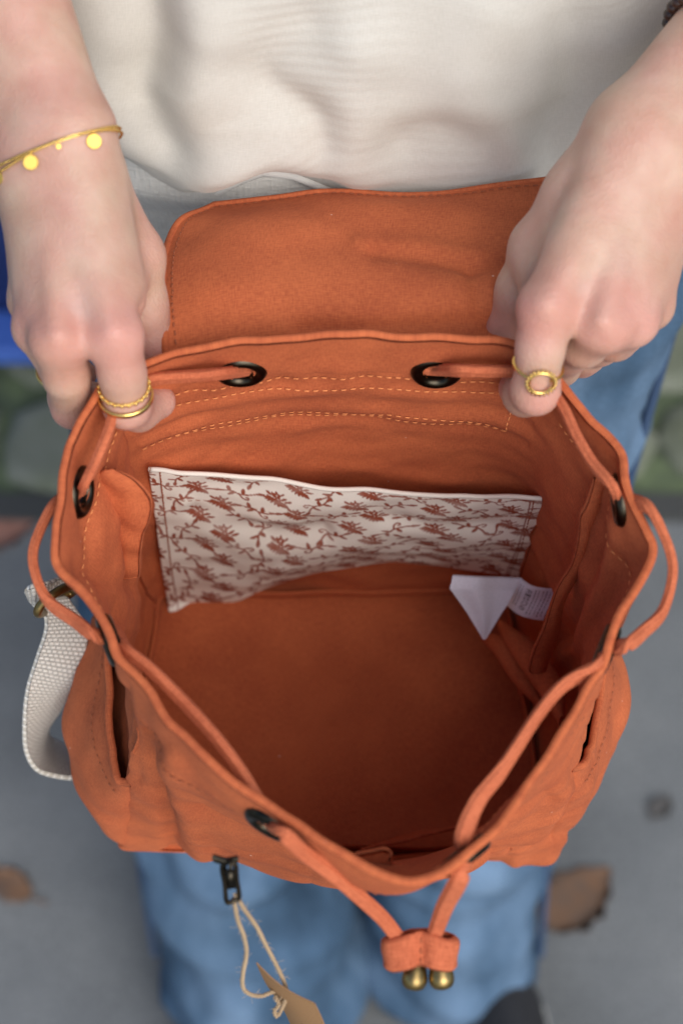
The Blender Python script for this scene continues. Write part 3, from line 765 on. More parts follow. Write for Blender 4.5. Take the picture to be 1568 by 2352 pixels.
disp = amp * (.0022 * smooth_noise(P * (1, 1, .7), .055, 41) + .0009 * smooth_noise(P, .022, 42)) + .0004 * smooth_noise(P, .012, 43)
isback = np.zeros(NS); isback[cols["back"][0] + 6:cols["back"][1] - 6] = 1
# horizontal soft creases on the back panel under the casing
disp += isback[:, None] * (.0007 * np.sin(depth_cm * 330 + 1.5 * smooth_noise(P, .06, 44)) * ss(.03, .05, depth_cm) * ss(.11, .08, depth_cm))
disp += .0007 * smooth_noise(P * (1, 1, .5), .011, 45) * np.exp(-((depth_cm - .034) / .007) ** 2) + .0005 * smooth_noise(P * (1, 1, .3), .014, 46) * np.exp(-(depth_cm / .03) ** 2)
pq = proj(P)
def bagfold(pts, w, am, cmask, tmin=.12):
    q = catmull(np.array(pts, float), 30); d = np.full(pq.shape[:2], 1e9)
    for a, b in zip(q[:-1], q[1:]):
        ab = b - a; t = np.clip(((pq[..., 0] - a[0]) * ab[0] + (pq[..., 1] - a[1]) * ab[1]) / (ab @ ab), 0, 1)
        d = np.minimum(d, np.hypot(pq[..., 0] - a[0] - t * ab[0], pq[..., 1] - a[1] - t * ab[1]))
    return am * np.exp(-(d / w) ** 2) * cmask[:, None] * ss(tmin - .08, tmin, tt)
mF = np.zeros(NS); mF[cols["front"][0] - 6:cols["front"][1] + 8] = 1
mL = np.zeros(NS); mL[cols["left"][0] + 6:cols["left"][1] - 4] = 1
mR = np.zeros(NS); mR[cols["right"][0] + 4:cols["right"][1] - 6] = 1
for pts, w, am in (([(300, 1575), (300, 1680), (318, 1790)], 14, -.0015), ([(335, 1690), (372, 1830), (400, 1950)], 22, -.0045), ([(400, 1740), (440, 1880), (470, 1960)], 26, .0035), ([(470, 1850), (600, 1930), (720, 1985)], 20, -.0030),
                   ([(1352, 1610), (1310, 1740), (1285, 1880)], 16, -.0015), ([(1290, 1800), (1240, 1900), (1180, 1960)], 22, .0040), ([(1335, 1880), (1250, 1925), (1170, 1950)], 12, -.0035), ([(1250, 1820), (1190, 1890), (1120, 1950)], 14, -.0028)):
    disp += bagfold(pts, w, am, mF, .10)
for pts, w, am in (([(190, 1180), (215, 1290), (262, 1420)], 22, .003), ([(250, 1120), (262, 1260), (285, 1440)], 18, -.003), ([(170, 1300), (240, 1330), (310, 1350)], 20, .0018)): disp += bagfold(pts, w, am, mL)
for pts, w, am in (([(1420, 1200), (1395, 1330), (1340, 1480)], 20, -.003), ([(1385, 1220), (1352, 1340), (1310, 1460)], 16, .003), ([(1300, 1500), (1262, 1560), (1240, 1640)], 14, -.004), ([(1270, 1470), (1215, 1540), (1200, 1600)], 12, .004)): disp += bagfold(pts, w, am, mR)
P = P + NB * disp[..., None]
P[..., 2] += (.0008 * smooth_noise(rim, .03, 47) + .0004 * smooth_noise(rim, .012, 48))[:, None] * (1 - tt) ** 8
NB = grid_normals(P, True); NB *= np.sign(((P - ctrb) * NB).sum(-1)).mean()
CASE = .033                                                  # depth of the stitched casing along the rim
TH = np.where(depth_cm < CASE, .0031, .0016) - .0012 * np.exp(-((depth_cm - CASE + .0022) / .0012) ** 2)

# eyelets: six pairs of metres below the rim, where the photograph shows them
PR = proj(P)
def find(u, v, lo=.012, hi=.032, side=None):
    m = (depth_cm > lo) & (depth_cm < hi)
    if side is not None:
        w = np.zeros(NS, bool); w[cols[side][0]:cols[side][1]] = True; m &= w[:, None]
    d = np.where(m, np.hypot(PR[..., 0] - u, PR[..., 1] - v), 1e9); return np.unravel_index(np.argmin(d), d.shape)
EY = [find(555, 850, side="back"), find(1002, 850, side="back"), find(180, 1130, .013, .024, side="left"), find(238, 1475, .013, .022), find(625, 1890, .012, .022, side="front"),
      find(1405, 1500, .012, .022), find(1440, 1145, .013, .022, side="right"), find(1072, 1972, .012, .022, side="front")]
EP = [P[i] for i in EY]; EN = [NB[i] for i in EY]
holes = [(p, .0056) for p in EP]
panels = {}
for k, nm in (("back", "back_panel"), ("right", "side_panel"), ("front", "front_panel"), ("left", "side_panel")):
    a, b = cols[k]; idx = np.arange(a, b + 1) % NS
    panels[k] = shell(nm, P[idx], NB[idx], TH[idx], M_CANVAS, bag, caps="0", hole=holes)
# bottom panel: a patch between the four bottom edges
cb = bot.mean(0); rr_ = np.linspace(1.004, 0.0, 46)[None, :, None]
GB = cb + (np.concatenate([bot, bot[:1]], 0) - cb)[:, None] * rr_
GB[..., 2] += (1 - rr_[..., 0] ** 6) * (.0025 * smooth_noise(GB, .06, 51) + .001 * smooth_noise(GB, .025, 52) + .003)
shell("bottom_panel", GB, grid_normals(GB), .0018, M_CANVAS, bag, caps="0")
rg_ = cb + (bot - cb) * .965 + (0, 0, .0045); rg_ = rg_ + .0009 * np.stack([smooth_noise(rg_, .03, 140 + i) for i in range(3)], -1)
tube("seam_binding", rg_[::3], .0042, M_CANVAS, bag, rb=.0011, closed=True, k=10, hint=(1, 0, 0))

for p, n in zip(EP, EN):
    prof = []
    for i in range(14):
        a = 2 * math.pi * i / 14; prof.append((.0079 + .0027 * math.cos(a), .0031 * math.sin(a)))
    V, F = lathe_geo(prof, p, n); ob = mesh_obj("eyelet", V, F, M_BRONZE, bag)

# stitching
ST = []; STD = []
def stitch_run(path, nrm, out, length=.0026, gap=.0011, w=.00036, lift=.0004):
    path = np.asarray(path); nrm = np.asarray(nrm); L = np.r_[0, np.cumsum(np.linalg.norm(np.diff(path, axis=0), axis=1))]
    s = 0.0; ev = lambda A, x: np.array([np.interp(x, L, A[:, k]) for k in range(3)])
    while s + length < L[-1]:
        a, b = ev(path, s), ev(path, s + length); m = ev(nrm, s + length / 2); m /= np.linalg.norm(m)
        x = b - a; ln = np.linalg.norm(x); 
        if ln > 1e-5:
            x /= ln; y = np.cross(m, x); c = (a + b) / 2 + m * lift
            c = c + RNG.normal(0, .00008, 3)
            V = [a + m * lift * .2, c - x * ln * .3 + y * w + m * w * .3, c - x * ln * .3 + m * w * 1.3, c - x * ln * .3 - y * w + m * w * .3,
                 c + x * ln * .3 + y * w + m * w * .3, c + x * ln * .3 + m * w * 1.3, c + x * ln * .3 - y * w + m * w * .3, b + m * lift * .2]
            out.append((np.array(V), [[0, 1, 2], [0, 2, 3], [1, 4, 5, 2], [2, 5, 6, 3], [4, 7, 5], [5, 7, 6]]))
        s += length + gap
def on_panel(c0, c1, d, inside=True, side=None, jitter=.0):
    "points along the wall at depth d (m below rim) between columns"
    idx = np.arange(c0, c1) % NS; out = []; nn = []
    for i in idx:
        dd = d(i) if callable(d) else d
        x = np.interp(dd, depth_cm[i], np.arange(NT)); j = int(x); fr = x - j; j2 = min(j + 1, NT - 1)
        q = P[i, j] * (1 - fr) + P[i, j2] * fr; m = NB[i, j] * (-1 if inside else 1); th = TH[i, min(j + 2, NT - 1)] / 2
        out.append(q + m * th); nn.append(m)
    return np.array(out), np.array(nn)
b0, b1 = cols["back"]
wob = lambda a, k, ph: (lambda i: a + .0008 * math.sin(i * k + ph))
for d in (wob(.0345, .05, 0), wob(.0445, .04, 1)): stitch_run(*on_panel(b0 + 14, b1 - 10, d), ST)
for d in (wob(.074, .035, 2), wob(.0785, .03, 2.2)): stitch_run(*on_panel(b0 + 6, b1 - 14, d), ST)
for cc in (b1 - 16,):
    Q, M_ = [], []
    for d in np.linspace(.046, .074, 16):
        q, m = on_panel(cc, cc + 1, d); Q.append(q[0]); M_.append(m[0])
    stitch_run(Q, M_, ST)
for k in ("front", "left", "right"):
    a, b = cols[k]; stitch_run(*on_panel(a + 2, b - 2, .0345, inside=False), STD); stitch_run(*on_panel(a + 2, b - 2, .0345), ST)

# --- lid flap folded back against the belly
fc = [UL([(384, 842, .842), (560, 800, .846), (800, 786, .848), (1020, 792, .846), (1230, 842, .838)]),
      UL([(378, 775, .840), (560, 768, .842), (800, 752, .843), (1020, 760, .840), (1235, 790, .836)]),
      UL([(374, 690, .851), (560, 665, .848), (800, 655, .849), (1020, 650, .846), (1250, 670, .846)]),
      UL([(380, 585, .872), (560, 570, .866), (800, 565, .868), (1020, 560, .866), (1265, 560, .868)]),
      UL([(408, 520, .889), (570, 500, .884), (800, 492, .886), (1020, 488, .884), (1275, 475, .886)]),
      UL([(492, 468, .904), (600, 463, .902), (800, 451, .904), (1010, 449, .902), (1262, 412, .902)])]
GF = loft(fc, 180, 110); NF = grid_normals(GF); NF *= np.sign((NF @ np.array((0, -.5, 1))).mean())
pf = proj(GF)
def gfold(pts, w, amp):
    q = catmull(np.array(pts, float), 30); d = np.full(GF.shape[:2], 1e9)
    for a, b in zip(q[:-1], q[1:]):
        ab = b - a; t = np.clip(((pf[..., 0] - a[0]) * ab[0] + (pf[..., 1] - a[1]) * ab[1]) / (ab @ ab), 0, 1)
        d = np.minimum(d, np.hypot(pf[..., 0] - a[0] - t * ab[0], pf[..., 1] - a[1] - t * ab[1]))
    return amp * np.exp(-(d / w) ** 2)
DF = .0016 * smooth_noise(GF, .05, 61) + .0006 * smooth_noise(GF, .02, 62)
DF += gfold([(860, 580), (980, 590), (1100, 610), (1180, 600)], 20, -.0030) + gfold([(820, 565), (960, 572), (1100, 585)], 18, .0016)
DF += gfold([(700, 755), (900, 752), (1110, 740)], 26, -.0035) + gfold([(1080, 620), (1100, 700), (1120, 760)], 22, -.0018)
GF = GF + NF * DF[..., None]
lid = shell("flap", GF, NF, .0026, M_CANVAS, bag)
def along(G, N, rows, th):
    pts = np.array([G[i, j] for i, j in rows]); nn = np.array([N[i, j] for i, j in rows]); return pts + nn * th / 2, nn
rows = [(5, j) for j in range(8, 104)] + [(i, 104) for i in range(6, 174)]
stitch_run(*along(GF, NF, rows, .0026), STD)
tube("hem_ridge", np.array([GF[i, j] + NF[i, j] * .0009 for i, j in [(0, j) for j in range(0, 109, 2)] + [(i, 109) for i in range(0, 180, 2)]]), .0017, M_CANVAS, lid, k=8)

# --- inner pocket, printed cotton
pc = [UL([(343, 1074, .866), (560, 1096, .858), (800, 1122, .850), (1020, 1136, .852), (1248, 1142, .868)]),
      UL([(350, 1125, .874), (560, 1150, .862), (800, 1168, .853), (1020, 1175, .856), (1240, 1172, .876)]),
      UL([(362, 1215, .892), (560, 1235, .878), (800, 1226, .866), (1020, 1220, .870), (1222, 1228, .892)]),
      UL([(376, 1318, .914), (545, 1325, .900), (780, 1275, .888), (1000, 1262, .892), (1205, 1282, .912)]),
      UL([(391, 1404, .934), (540, 1376, .924), (760, 1306, .916), (980, 1296, .918), (1188, 1326, .934)])]
nu, nv = 620, 260
GP = loft(pc, nu, nv)
wi = np.arange(cols["back"][0], cols["back"][1], 3); wq = PR[wi][:, ::3].reshape(-1, 3)           # the wall, as seen
wq = wq[(wq[:, 1] > 1000) & (wq[:, 0] > 330) & (wq[:, 0] < 1260)]
def basis(u, v):
    a, b = (u - 784) / 450, (v - 1220) / 200
    return np.stack([np.ones_like(a), a, b, a * a, a * b, b * b, a ** 3, a * a * b, a * b * b, b ** 3], -1)
cf = np.linalg.lstsq(basis(wq[:, 0], wq[:, 1]), wq[:, 2], rcond=None)[0]
q_ = proj(GP); dw = basis(q_[..., 0], np.minimum(q_[..., 1], 1385)) @ cf
su_ = np.sin(np.pi * np.linspace(0, 1, nu))[:, None]; tv_ = np.linspace(0, 1, nv)[None, :]
gap = .006 + .016 * ss(.80, .98, np.linspace(0, 1, nu))[:, None] + .004 * ss(.1, 0, np.linspace(0, 1, nu))[:, None] + .030 * su_ * (1 - tv_) ** 1.2 + .010 * su_ * np.sin(np.pi * tv_)
q_ = proj(GP); GP = CAM + (GP - CAM) * ((dw - gap) / q_[..., 2])[..., None]
NP = grid_normals(GP); NP *= np.sign((NP @ np.array((0, -1, .6))).mean())
pf = proj(GP)
GFs = GF; GF = GP
DP = .0010 * smooth_noise(GP, .035, 71) + .0005 * smooth_noise(GP, .014, 72)
DP += gfold([(450, 1170), (560, 1200), (640, 1230), (740, 1222)], 22, -.003) + gfold([(420, 1150), (540, 1180), (680, 1190)], 16, .0014)
DP += gfold([(640, 1290), (800, 1245), (950, 1215), (1100, 1225)], 30, .0022) + gfold([(880, 1190), (1020, 1200), (1160, 1195)], 14, -.0013)
GF = GFs
GP = GP + NP * DP[..., None]
uvP = grid_uv(GP); WID, HEI = float(uvP[-1, 0, 0]), float(uvP[0, -1, 1])
ink = np.zeros((nu, nv)); gx, gy = uvP[..., 0], uvP[..., 1]
def stroke(pts, w):
    pts = np.asarray(pts, float); lo, hi = pts.min(0) - w * 2, pts.max(0) + w * 2
    i0, i1 = np.searchsorted(gx[:, 0], (lo[0], hi[0])); j0, j1 = np.searchsorted(gy[0], (lo[1], hi[1]))
    if i1 - i0 < 1 or j1 - j0 < 1: return
    X, Y = gx[i0:i1, j0:j1], gy[i0:i1, j0:j1]; best = np.zeros(X.shape)
    ws = np.broadcast_to(w, len(pts)) if np.ndim(w) == 0 else np.asarray(w)
    for a, b in zip(pts[:-1], pts[1:]):
        ab = b - a; q = max(ab @ ab, 1e-12); t = np.clip(((X - a[0]) * ab[0] + (Y - a[1]) * ab[1]) / q, 0, 1)
        d = np.hypot(X - a[0] - t * ab[0], Y - a[1] - t * ab[1]); best = np.maximum(best, np.clip((w - d) / .00018 + .5, 0, 1))
    ink[i0:i1, j0:j1] = np.maximum(ink[i0:i1, j0:j1], best)
def leafmark(c, ang, ln, w):
    d = np.array((math.cos(ang), math.sin(ang))); n = 5
    for i in range(n):
        t = (i + .5) / n; stroke(np.array([c + d * ln * (t - .12), c + d * ln * (t + .12)]), w * math.sin(math.pi * min(.95, t * .9 + .08)))
def sprig(x, y, ang, s, flip):
    R = np.array(((math.cos(ang), -math.sin(ang)), (math.sin(ang), math.cos(ang)))); M2 = lambda p: np.array((x, y)) + R @ (np.array(p) * (1, flip) * s)
    stem = catmull(np.array([M2(p) for p in ((-1, .25), (-.4, .0), (.1, .05), (.6, -.2), (1, -.6))]), 10); stroke(stem, .00052)
    curl = catmull(np.array([M2(p) for p in ((.1, .05), (.5, .35), (.8, .3), (.75, .08), (.6, .12))]), 10); stroke(curl, .00048)
    for p, a in (((-1, .25), 2.7), ((-.55, .05), -2.2), ((-.25, 0), 2.0), ((.3, -.08), -1.9), ((1, -.6), -.7)):
        q = M2(p); d = R @ np.array((math.cos(a), math.sin(a) * flip)); leafmark(q, math.atan2(d[1], d[0]), .55 * s, .00100)
def posy(x, y, ang, s):
    R = np.array(((math.cos(ang), -math.sin(ang)), (math.sin(ang), math.cos(ang)))); M2 = lambda p: np.array((x, y)) + R @ (np.array(p) * s)
    for a, b in (((-.75, -.15), (.7, .25)), ((-.7, .05), (.6, .4)), ((-.35, -.6), (.25, .7)), ((-.1, -.65), (.45, .6))): stroke(np.array([M2(a), M2(b)]), .00046)
    for i in range(9):
        t = -.8 + .2 * i; leafmark(M2((t * .8, .10 + .22 * t)), math.atan2(*(R @ np.array((t * 1.3, 1.)))[::-1]), (.62 - .2 * abs(t)) * s, .00078)
        if i % 2 == 0: leafmark(M2((t * .7, -.14 + .22 * t)), math.atan2(*(R @ np.array((t * 1.6, -1.)))[::-1]), .5 * s, .00085)
    leafmark(M2((.1, -.55)), ang - 1.2, .4 * s, .0006); leafmark(M2((-.2, -.55)), ang - 1.9, .4 * s, .0006)
r_ = random.Random(11); row = 0; y = .004
while y < HEI + .006:
    x = -.004 + (.0090 if row % 2 else 0)
    k = row
    while x < WID + .008:
        jx, jy = r_.uniform(-.0012, .0012), r_.uniform(-.0012, .0012)
        if k % 2 == 0: posy(x + jx, y + jy, .35 + r_.uniform(-.15, .15), .0068)
        else: sprig(x + jx, y + jy, r_.choice((.4, 2.6, -.9)) + r_.uniform(-.2, .2), .0073, r_.choice((-1, 1)))
        x += .0180; k += 1
    y += .0126; row += 1
for x in (.0045, WID - .0055): stroke(np.array([(x, 0), (x, HEI)]), .0003)       # seam line down each side
ink *= np.clip(.93 + .16 * smooth_noise(GP, .006, 130), .4, 1)
pocket = shell("inner_pocket", GP, NP, .0012, M_PRINT, bag, attrs=dict(ink=ink), uv=uvP)
tube("pocket_hem", np.array([GP[i, 0] + NP[i, 0] * .0001 for i in range(0, nu, 5)]), .0011, plain("cream_cotton", (.70, .65, .57), .85), pocket, k=8)
for ii in (16, nu - 18):
    stitch_run(GP[ii, ::4] + NP[ii, ::4] * .0007, NP[ii, ::4], STD, w=.0003)
stitch_run(GP[::4, 40] + NP[::4, 40] * .0007, NP[::4, 40], STD, w=.00022)

# --- side pockets: a second layer on each side panel, gaping at the mouth
def sidepocket(side, front_px, T_back, bulge, seed):
    a, b = cols[side]
    idx = np.arange(a - 2, b - 3) if side == "left" else np.arange(a + 3, b + 3)
    if side == "right": idx = idx[::-1]                       # first column at the front corner
    idx = idx % NS; n, m = len(idx), 90; G = np.zeros((n, m, 3)); N = np.zeros((n, m, 3))
    T_front = T_[int(np.argmin(np.abs(PR[idx[0], :, 1] - front_px)))]
    for k, c in enumerate(idx):
        s_ = k / (n - 1); tm = T_front + (T_back - T_front) * s_ ** .8 + .02 * math.sin(s_ * 7)
        t = np.linspace(tm, .985, m); x = np.interp(t, T_, np.arange(NT)); j0 = np.minimum(x.astype(int), NT - 2); f = (x - j0)[:, None]
        G[k] = P[c, j0] * (1 - f) + P[c, j0 + 1] * f; N[k] = NB[c, j0]
    w = np.linspace(0, 1, m)[None, :]; sx = np.sin(np.pi * np.linspace(0, 1, n) ** .85)[:, None] ** .55
    prof = np.interp(w, [0, .12, .35, .6, .85, 1], [.56, .68, .94, .96, .58, .0])
    N = N * (1, .35, .15); N /= np.linalg.norm(N, axis=-1, keepdims=True)
    for _ in range(25):
        N[1:-1] = (N[1:-1] * 2 + N[2:] + N[:-2]) / 4; N[:, 1:-1] = (N[:, 1:-1] * 2 + N[:, 2:] + N[:, :-2]) / 4
    G = G + N * (sx * prof * bulge - .0006)[..., None] 
    Ng = grid_normals(G); Ng *= np.sign((Ng * N).sum(-1).mean())
    G = G + Ng * (sx * (.0018 * smooth_noise(G, .045, seed) + .0007 * smooth_noise(G, .018, seed + 1)))[..., None]
    o = shell("side_pocket", G, Ng, .0020, M_CANVAS, bag)
    tube("hem", np.array([G[i, 0] + Ng[i, 0] * .0002 for i in range(0, n, 2)]), .0018, M_CANVAS, o, k=8)
    stitch_run(G[2:-2, 12] + Ng[2:-2, 12] * .001, Ng[2:-2, 12], STD, w=.0003)
    return o
sidepocket("left", 1800, .56, .019, 81)
sidepocket("right", 1765, .56, .017, 85)

# --- zipped pocket on the outside of the front
a0, a1 = cols["front"]; fi = np.arange(a0 + 8, a1 - 8)
rows_ = np.where((T_ > .45) & (T_ < .985))[0]
GZ = P[np.ix_(fi, rows_)].copy(); NZ = NB[np.ix_(fi, rows_)]
su = np.sin(np.linspace(0, np.pi, len(fi)))[:, None] ** .9; sv = np.sin(np.pi * np.linspace(0, 1, len(rows_)) ** 1.5)[None, :] ** .9
GZ = GZ + NZ * (su * sv * .006 - .0014 + sv * su * .001 * smooth_noise(GZ, .04, 91) + .0009 * smooth_noise(GZ, .018, 92))[..., None]
zp = shell("front_pocket", GZ, grid_normals(GZ), .0018, M_CANVAS, bag)
# zip slider and pull hanging from the pocket's zip
zc = U(518, 1972, .770)
zt = tube("zip_slider", UL([(494, 1972, .770), (518, 1979, .766), (542, 1974, .769)]), .0013, M_BRONZE, zp, rb=.0020, k=10)
pl = [(509, 1990), (538, 1984), (549, 2058), (536, 2072), (525, 2080), (517, 2066)]
q0, q1, q2, q3 = (U(511, 1988, .768), U(539, 1984, .768), U(549, 2062, .776), U(521, 2072, .776))
fr = catmull(np.array([q0, q1, (q1 + q2) / 2, q2, (q2 + q3) / 2 + (q2 - q1) * .03, q3, (q3 + q0) / 2]), 60, True)
Vp, Fp, _ = tube_geo(fr, .0009, closed=True, k=8)
c1 = (q0 + q1) / 2; c2 = (q0 * .45 + q1 * .45 + q2 * .55 + q3 * .55) / 2
w_ = (q1 - q0) * .5; d_ = (q3 - q0); nn = np.cross(w_, d_); nn /= np.linalg.norm(nn)
Vq, Fq = box_geo((q0 + q1) / 2 + d_ * .40, w_ * .80, d_ * .24, nn * .0005)
mesh_obj("zip_pull", *join_geo([(Vp, Fp), (Vq, Fq)]), M_BRONZE, zp)
ringp = catmull(UL([(518, 1978, .766), (529, 1982, .764), (528, 2000, .765), (517, 1998, .769)]), 24, True)
tube("zip_ring", ringp, .0008, M_BRONZE, zp, closed=True, k=8)

# --- seam bindings hanging loose inside
def strip(name, A, B, th=.0018, seed=1, bulge=.002):
    A, B = UL(A), UL(B); C_ = [A, (A + B) / 2 + (FWD * -bulge), B]; G = loft(C_, 90, 16); N = grid_normals(G)
    G = G + N * (.0008 * smooth_noise(G, .012, seed))[..., None]
    return shell(name, G, N, th, M_CANVAS, bag)
strip("seam_binding", [(1366, 1098, .832), (1347, 1155, .842), (1334, 1182, .848), (1329, 1236, .860), (1314, 1296, .876), (1282, 1347, .890), (1255, 1421, .908), (1217, 1519, .938), (1224, 1542, .944)],
      [(1392, 1108, .840), (1378, 1160, .850), (1366, 1205, .858), (1352, 1245, .868), (1338, 1293, .880), (1302, 1370, .900), (1286, 1421, .915), (1270, 1490, .936), (1246, 1538, .950)], seed=5, bulge=.003)
strip("seam_binding", [(262, 1078, .828), (300, 1095, .832), (330, 1122, .836), (345, 1150, .842), (341, 1185, .850), (324, 1240, .862), (316, 1320, .885)],
      [(225, 1092, .832), (240, 1125, .838), (255, 1150, .844), (262, 1175, .850), (262, 1205, .858), (262, 1255, .872), (270, 1330, .890)], seed=6, bulge=.003)
strip("seam_binding", [(1090, 1890, .985), (1010, 1905, .985), (920, 1925, .985), (830, 1948, .985)], [(1090, 1896, .978), (1010, 1911, .978), (920, 1931, .978), (830, 1954, .978)], seed=7, bulge=.001)
tabq = UL([(815, 1962, .80), (850, 1956, .80), (882, 1950, .80), (896, 1958, .80), (892, 1972, .80)])
shell("sewn_tab", loft([tabq, tabq + np.array((0, -.004, -.006)), tabq + np.array((0, -.006, -.014))], 30, 10), grid_normals(loft([tabq, tabq + np.array((0, -.004, -.006)), tabq + np.array((0, -.006, -.014))], 30, 10)), .002, M_CANVAS, bag)
# soft folds on the slack right side near the bottom
for pts, w in (([(1110, 1462, 1.02), (1160, 1490, 1.0), (1200, 1560, .99), (1240, 1620, .985)], .006), ([(1150, 1440, 1.01), (1210, 1500, .985), (1262, 1580, .968), (1290, 1660, .95)], .007),):
    q = catmull(UL(pts), 40); tube("fold", q, w * np.sin(np.linspace(.25, np.pi - .2, 40)), M_CANVAS, panels["right"], rb=w * .6, k=12)

# --- care labels
def label(c00, c10, c11, c01, nu, nv, ink_fn=None, bend=0.0, parent=bag):
    c00, c10, c11, c01 = (U(*c) for c in (c00, c10, c11, c01))
    s = np.linspace(0, 1, nu)[:, None, None]; t = np.linspace(0, 1, nv)[None, :, None]
    G = (c00 * (1 - s) + c10 * s) * (1 - t) + (c01 * (1 - s) + c11 * s) * t
    n = np.cross(c10 - c00, c01 - c00); n /= np.linalg.norm(n)
    if n @ FWD > 0: n = -n
    G = G + n * bend * np.sin(np.pi * s) + n * .0006 * np.sin(6 * t + 3 * s)
    k = np.zeros((nu, nv)) if ink_fn is None else ink_fn(nu, nv)
    Ng = grid_normals(G); Ng *= np.sign((Ng @ n).mean())
    return G, Ng, k
def care_ink(nu, nv):
    k = np.zeros((nu, nv)); r = random.Random(3); S = np.linspace(0, 1, nu)[:, None]; T = np.linspace(0, 1, nv)[None, :]
    def bar(s0, s1, t0, t1): k[(S >= s0) * (S <= s1) * (T >= t0) * (T <= t1)] = 1
    for s0 in (.10, .18):                       # lines of small print before the symbols
        t = .12
        while t < .85:
            w = r.uniform(.03, .09); bar(s0, s0 + .022, t, min(.9, t + w)); t += w + .03
    for s0 in (.56, .64, .74, .82, .90):
        t = .10
        while t < .86:
            w = r.uniform(.025, .08); bar(s0, s0 + .022, t, min(.9, t + w)); t += w + .028
    # wash tub, crossed triangle, tumble square, iron, circle
    X, Y = S * 1.0, T * 1.0
    def line(a, b, w=.010):
        ab = np.array(b) - np.array(a); q = np.clip(((X - a[0]) * ab[0] + (Y - a[1]) * ab[1]) / (ab @ ab), 0, 1)
        k[np.hypot(X - a[0] - q * ab[0], Y - a[1] - q * ab[1]) < w] = 1
    for i, cy in enumerate((.20, .35, .50, .65, .80)):
        x0, x1 = .33, .47; h = .05
        if i == 0: line((x0, cy - h), (x1, cy - h * .7)); line((x1, cy - h * .7), (x1, cy + h * .7)); line((x1, cy + h * .7), (x0, cy + h)); line((.40, cy - h), (.40, cy + h))
        if i == 1: line((x0, cy - h), (x1, cy + h)); line((x0, cy + h), (x1, cy - h)); line((x1, cy - h), (x1, cy + h)); line((x0, cy), (x1, cy - h)); line((x0, cy), (x1, cy + h))
        if i == 2: bar(x0, x1, cy - h, cy + h); k[np.hypot((X - .40) / .05, (Y - cy) / .034) < 1] = 0
        if i == 3: line((x0, cy - h * .3), (x0, cy + h)); line((x0, cy + h), (x1, cy + h)); line((x1, cy + h), (x1, cy - h)); line((x1, cy - h), (.40, cy - h)); line((.40, cy - h), (x0, cy - h * .3))
        if i == 4: rr = np.hypot((X - .40) / .07, (Y - cy) / .05); k[(rr < 1.15) * (rr > .85)] = 1; line((.35, cy - .035), (.45, cy + .035))
    return k
G, Ng, k = label((1196, 1329, .975), (1276, 1353, .962), (1247, 1424, .982), (1164, 1391, .992), 170, 120, care_ink, .002)
shell("care_label", G, Ng, .0004, M_LABEL, bag, attrs=dict(ink=k))
# the folded blank end: a pointed flag turned towards the camera
LQ = UL([(1040, 1321, .968), (1033, 1352, .970), (1053, 1380, .974), (1074, 1410, .978), (1108, 1466, .984)]); RQ = UL([(1196, 1329, .974), (1182, 1357, .978), (1166, 1387, .980), (1150, 1409, .981), (1114, 1468, .984)])
ti = np.array([0, .2, .4, .6, 1.0]); tq = np.linspace(0, 1, 60); lin = lambda A: np.stack([np.interp(tq, ti, A[:, k]) for k in range(3)], -1)
w60 = np.linspace(0, 1, 60)[:, None, None]; G = lin(LQ)[None] * (1 - w60) + lin(RQ)[None] * w60
G = G - FWD * (.004 * np.exp(-((w60 - .38 - .1 * tq[None, :, None]) / .22) ** 2) * (1 - tq[None, :, None] ** 2))
Ng = grid_normals(G); Ng *= np.sign((Ng @ -FWD).mean()); G = G + Ng * (.0004 * smooth_noise(G, .02, 95))[..., None]
shell("care_label", G, Ng, .0004, M_LABEL, bag, attrs=dict(ink=np.zeros((60, 60))))

# --- drawstring
CP = [(945, 2215, .790), (925, 2175, .789), (908, 2148, .787), (865, 2097, .780), (790, 2032, .766), (700, 1962, .753), (650, 1918, .744), "e4", (592, 1846, .764), (555, 1775, .768), (500, 1700, .772), (420, 1612, .780), (345, 1535, .786), (292, 1497, .790), "e3",
      (212, 1458, .792), (170, 1425, .797), (112, 1380, .802), (80, 1318, .803), (75, 1262, .803), (98, 1200, .803), (126, 1158, .803), "e2", (200, 1105, .799), (222, 1060, .800), (247, 1000, .801), (268, 938, .806), (300, 893, .816), (345, 874, .818), (430, 866, .819), (505, 858, .821), "e0",
      (600, 846, .842), (700, 842, .846), (860, 842, .846), (960, 848, .842), "e1", (1050, 848, .821), (1120, 850, .818), (1190, 856, .817), (1250, 885, .812), (1292, 935, .804), (1322, 1000, .800), (1362, 1066, .797), (1408, 1118, .793), "e6",
      (1484, 1162, .786), (1522, 1228, .786), (1545, 1312, .786), (1524, 1402, .786), (1476, 1452, .782), (1436, 1482, .776), "e5", (1378, 1524, .776), (1330, 1550, .775), (1281, 1584, .772), (1217, 1665, .767), (1147, 1770, .760), (1098, 1840, .754), (1068, 1920, .750), "e7",
      (1056, 2015, .749), (1022, 2080, .770), (1000, 2138, .785), (992, 2180, .789), (1000, 2215, .790)]
Q = np.array([EP[int(c[1])] if isinstance(c, str) else U(*c) for c in CP])
Q = catmull(Q, 1500); Q = Q + .0004 * np.stack([smooth_noise(Q, .03, 100 + i) for i in range(3)], -1)
Tq = np.gradient(Q, axis=0); Tq /= np.linalg.norm(Tq, axis=1, keepdims=True)
ref = np.stack([Q[:, 0], Q[:, 1] - .45, np.full(len(Q), .02)], -1); ref[Q[:, 1] < .37] = (0, -.2, .08)
for _ in range(60): ref[1:-1] = (ref[1:-1] * 2 + ref[2:] + ref[:-2]) / 4
wd = np.cross(Tq, ref); wd /= np.linalg.norm(wd, axis=1, keepdims=True); tk = np.cross(wd, Tq)
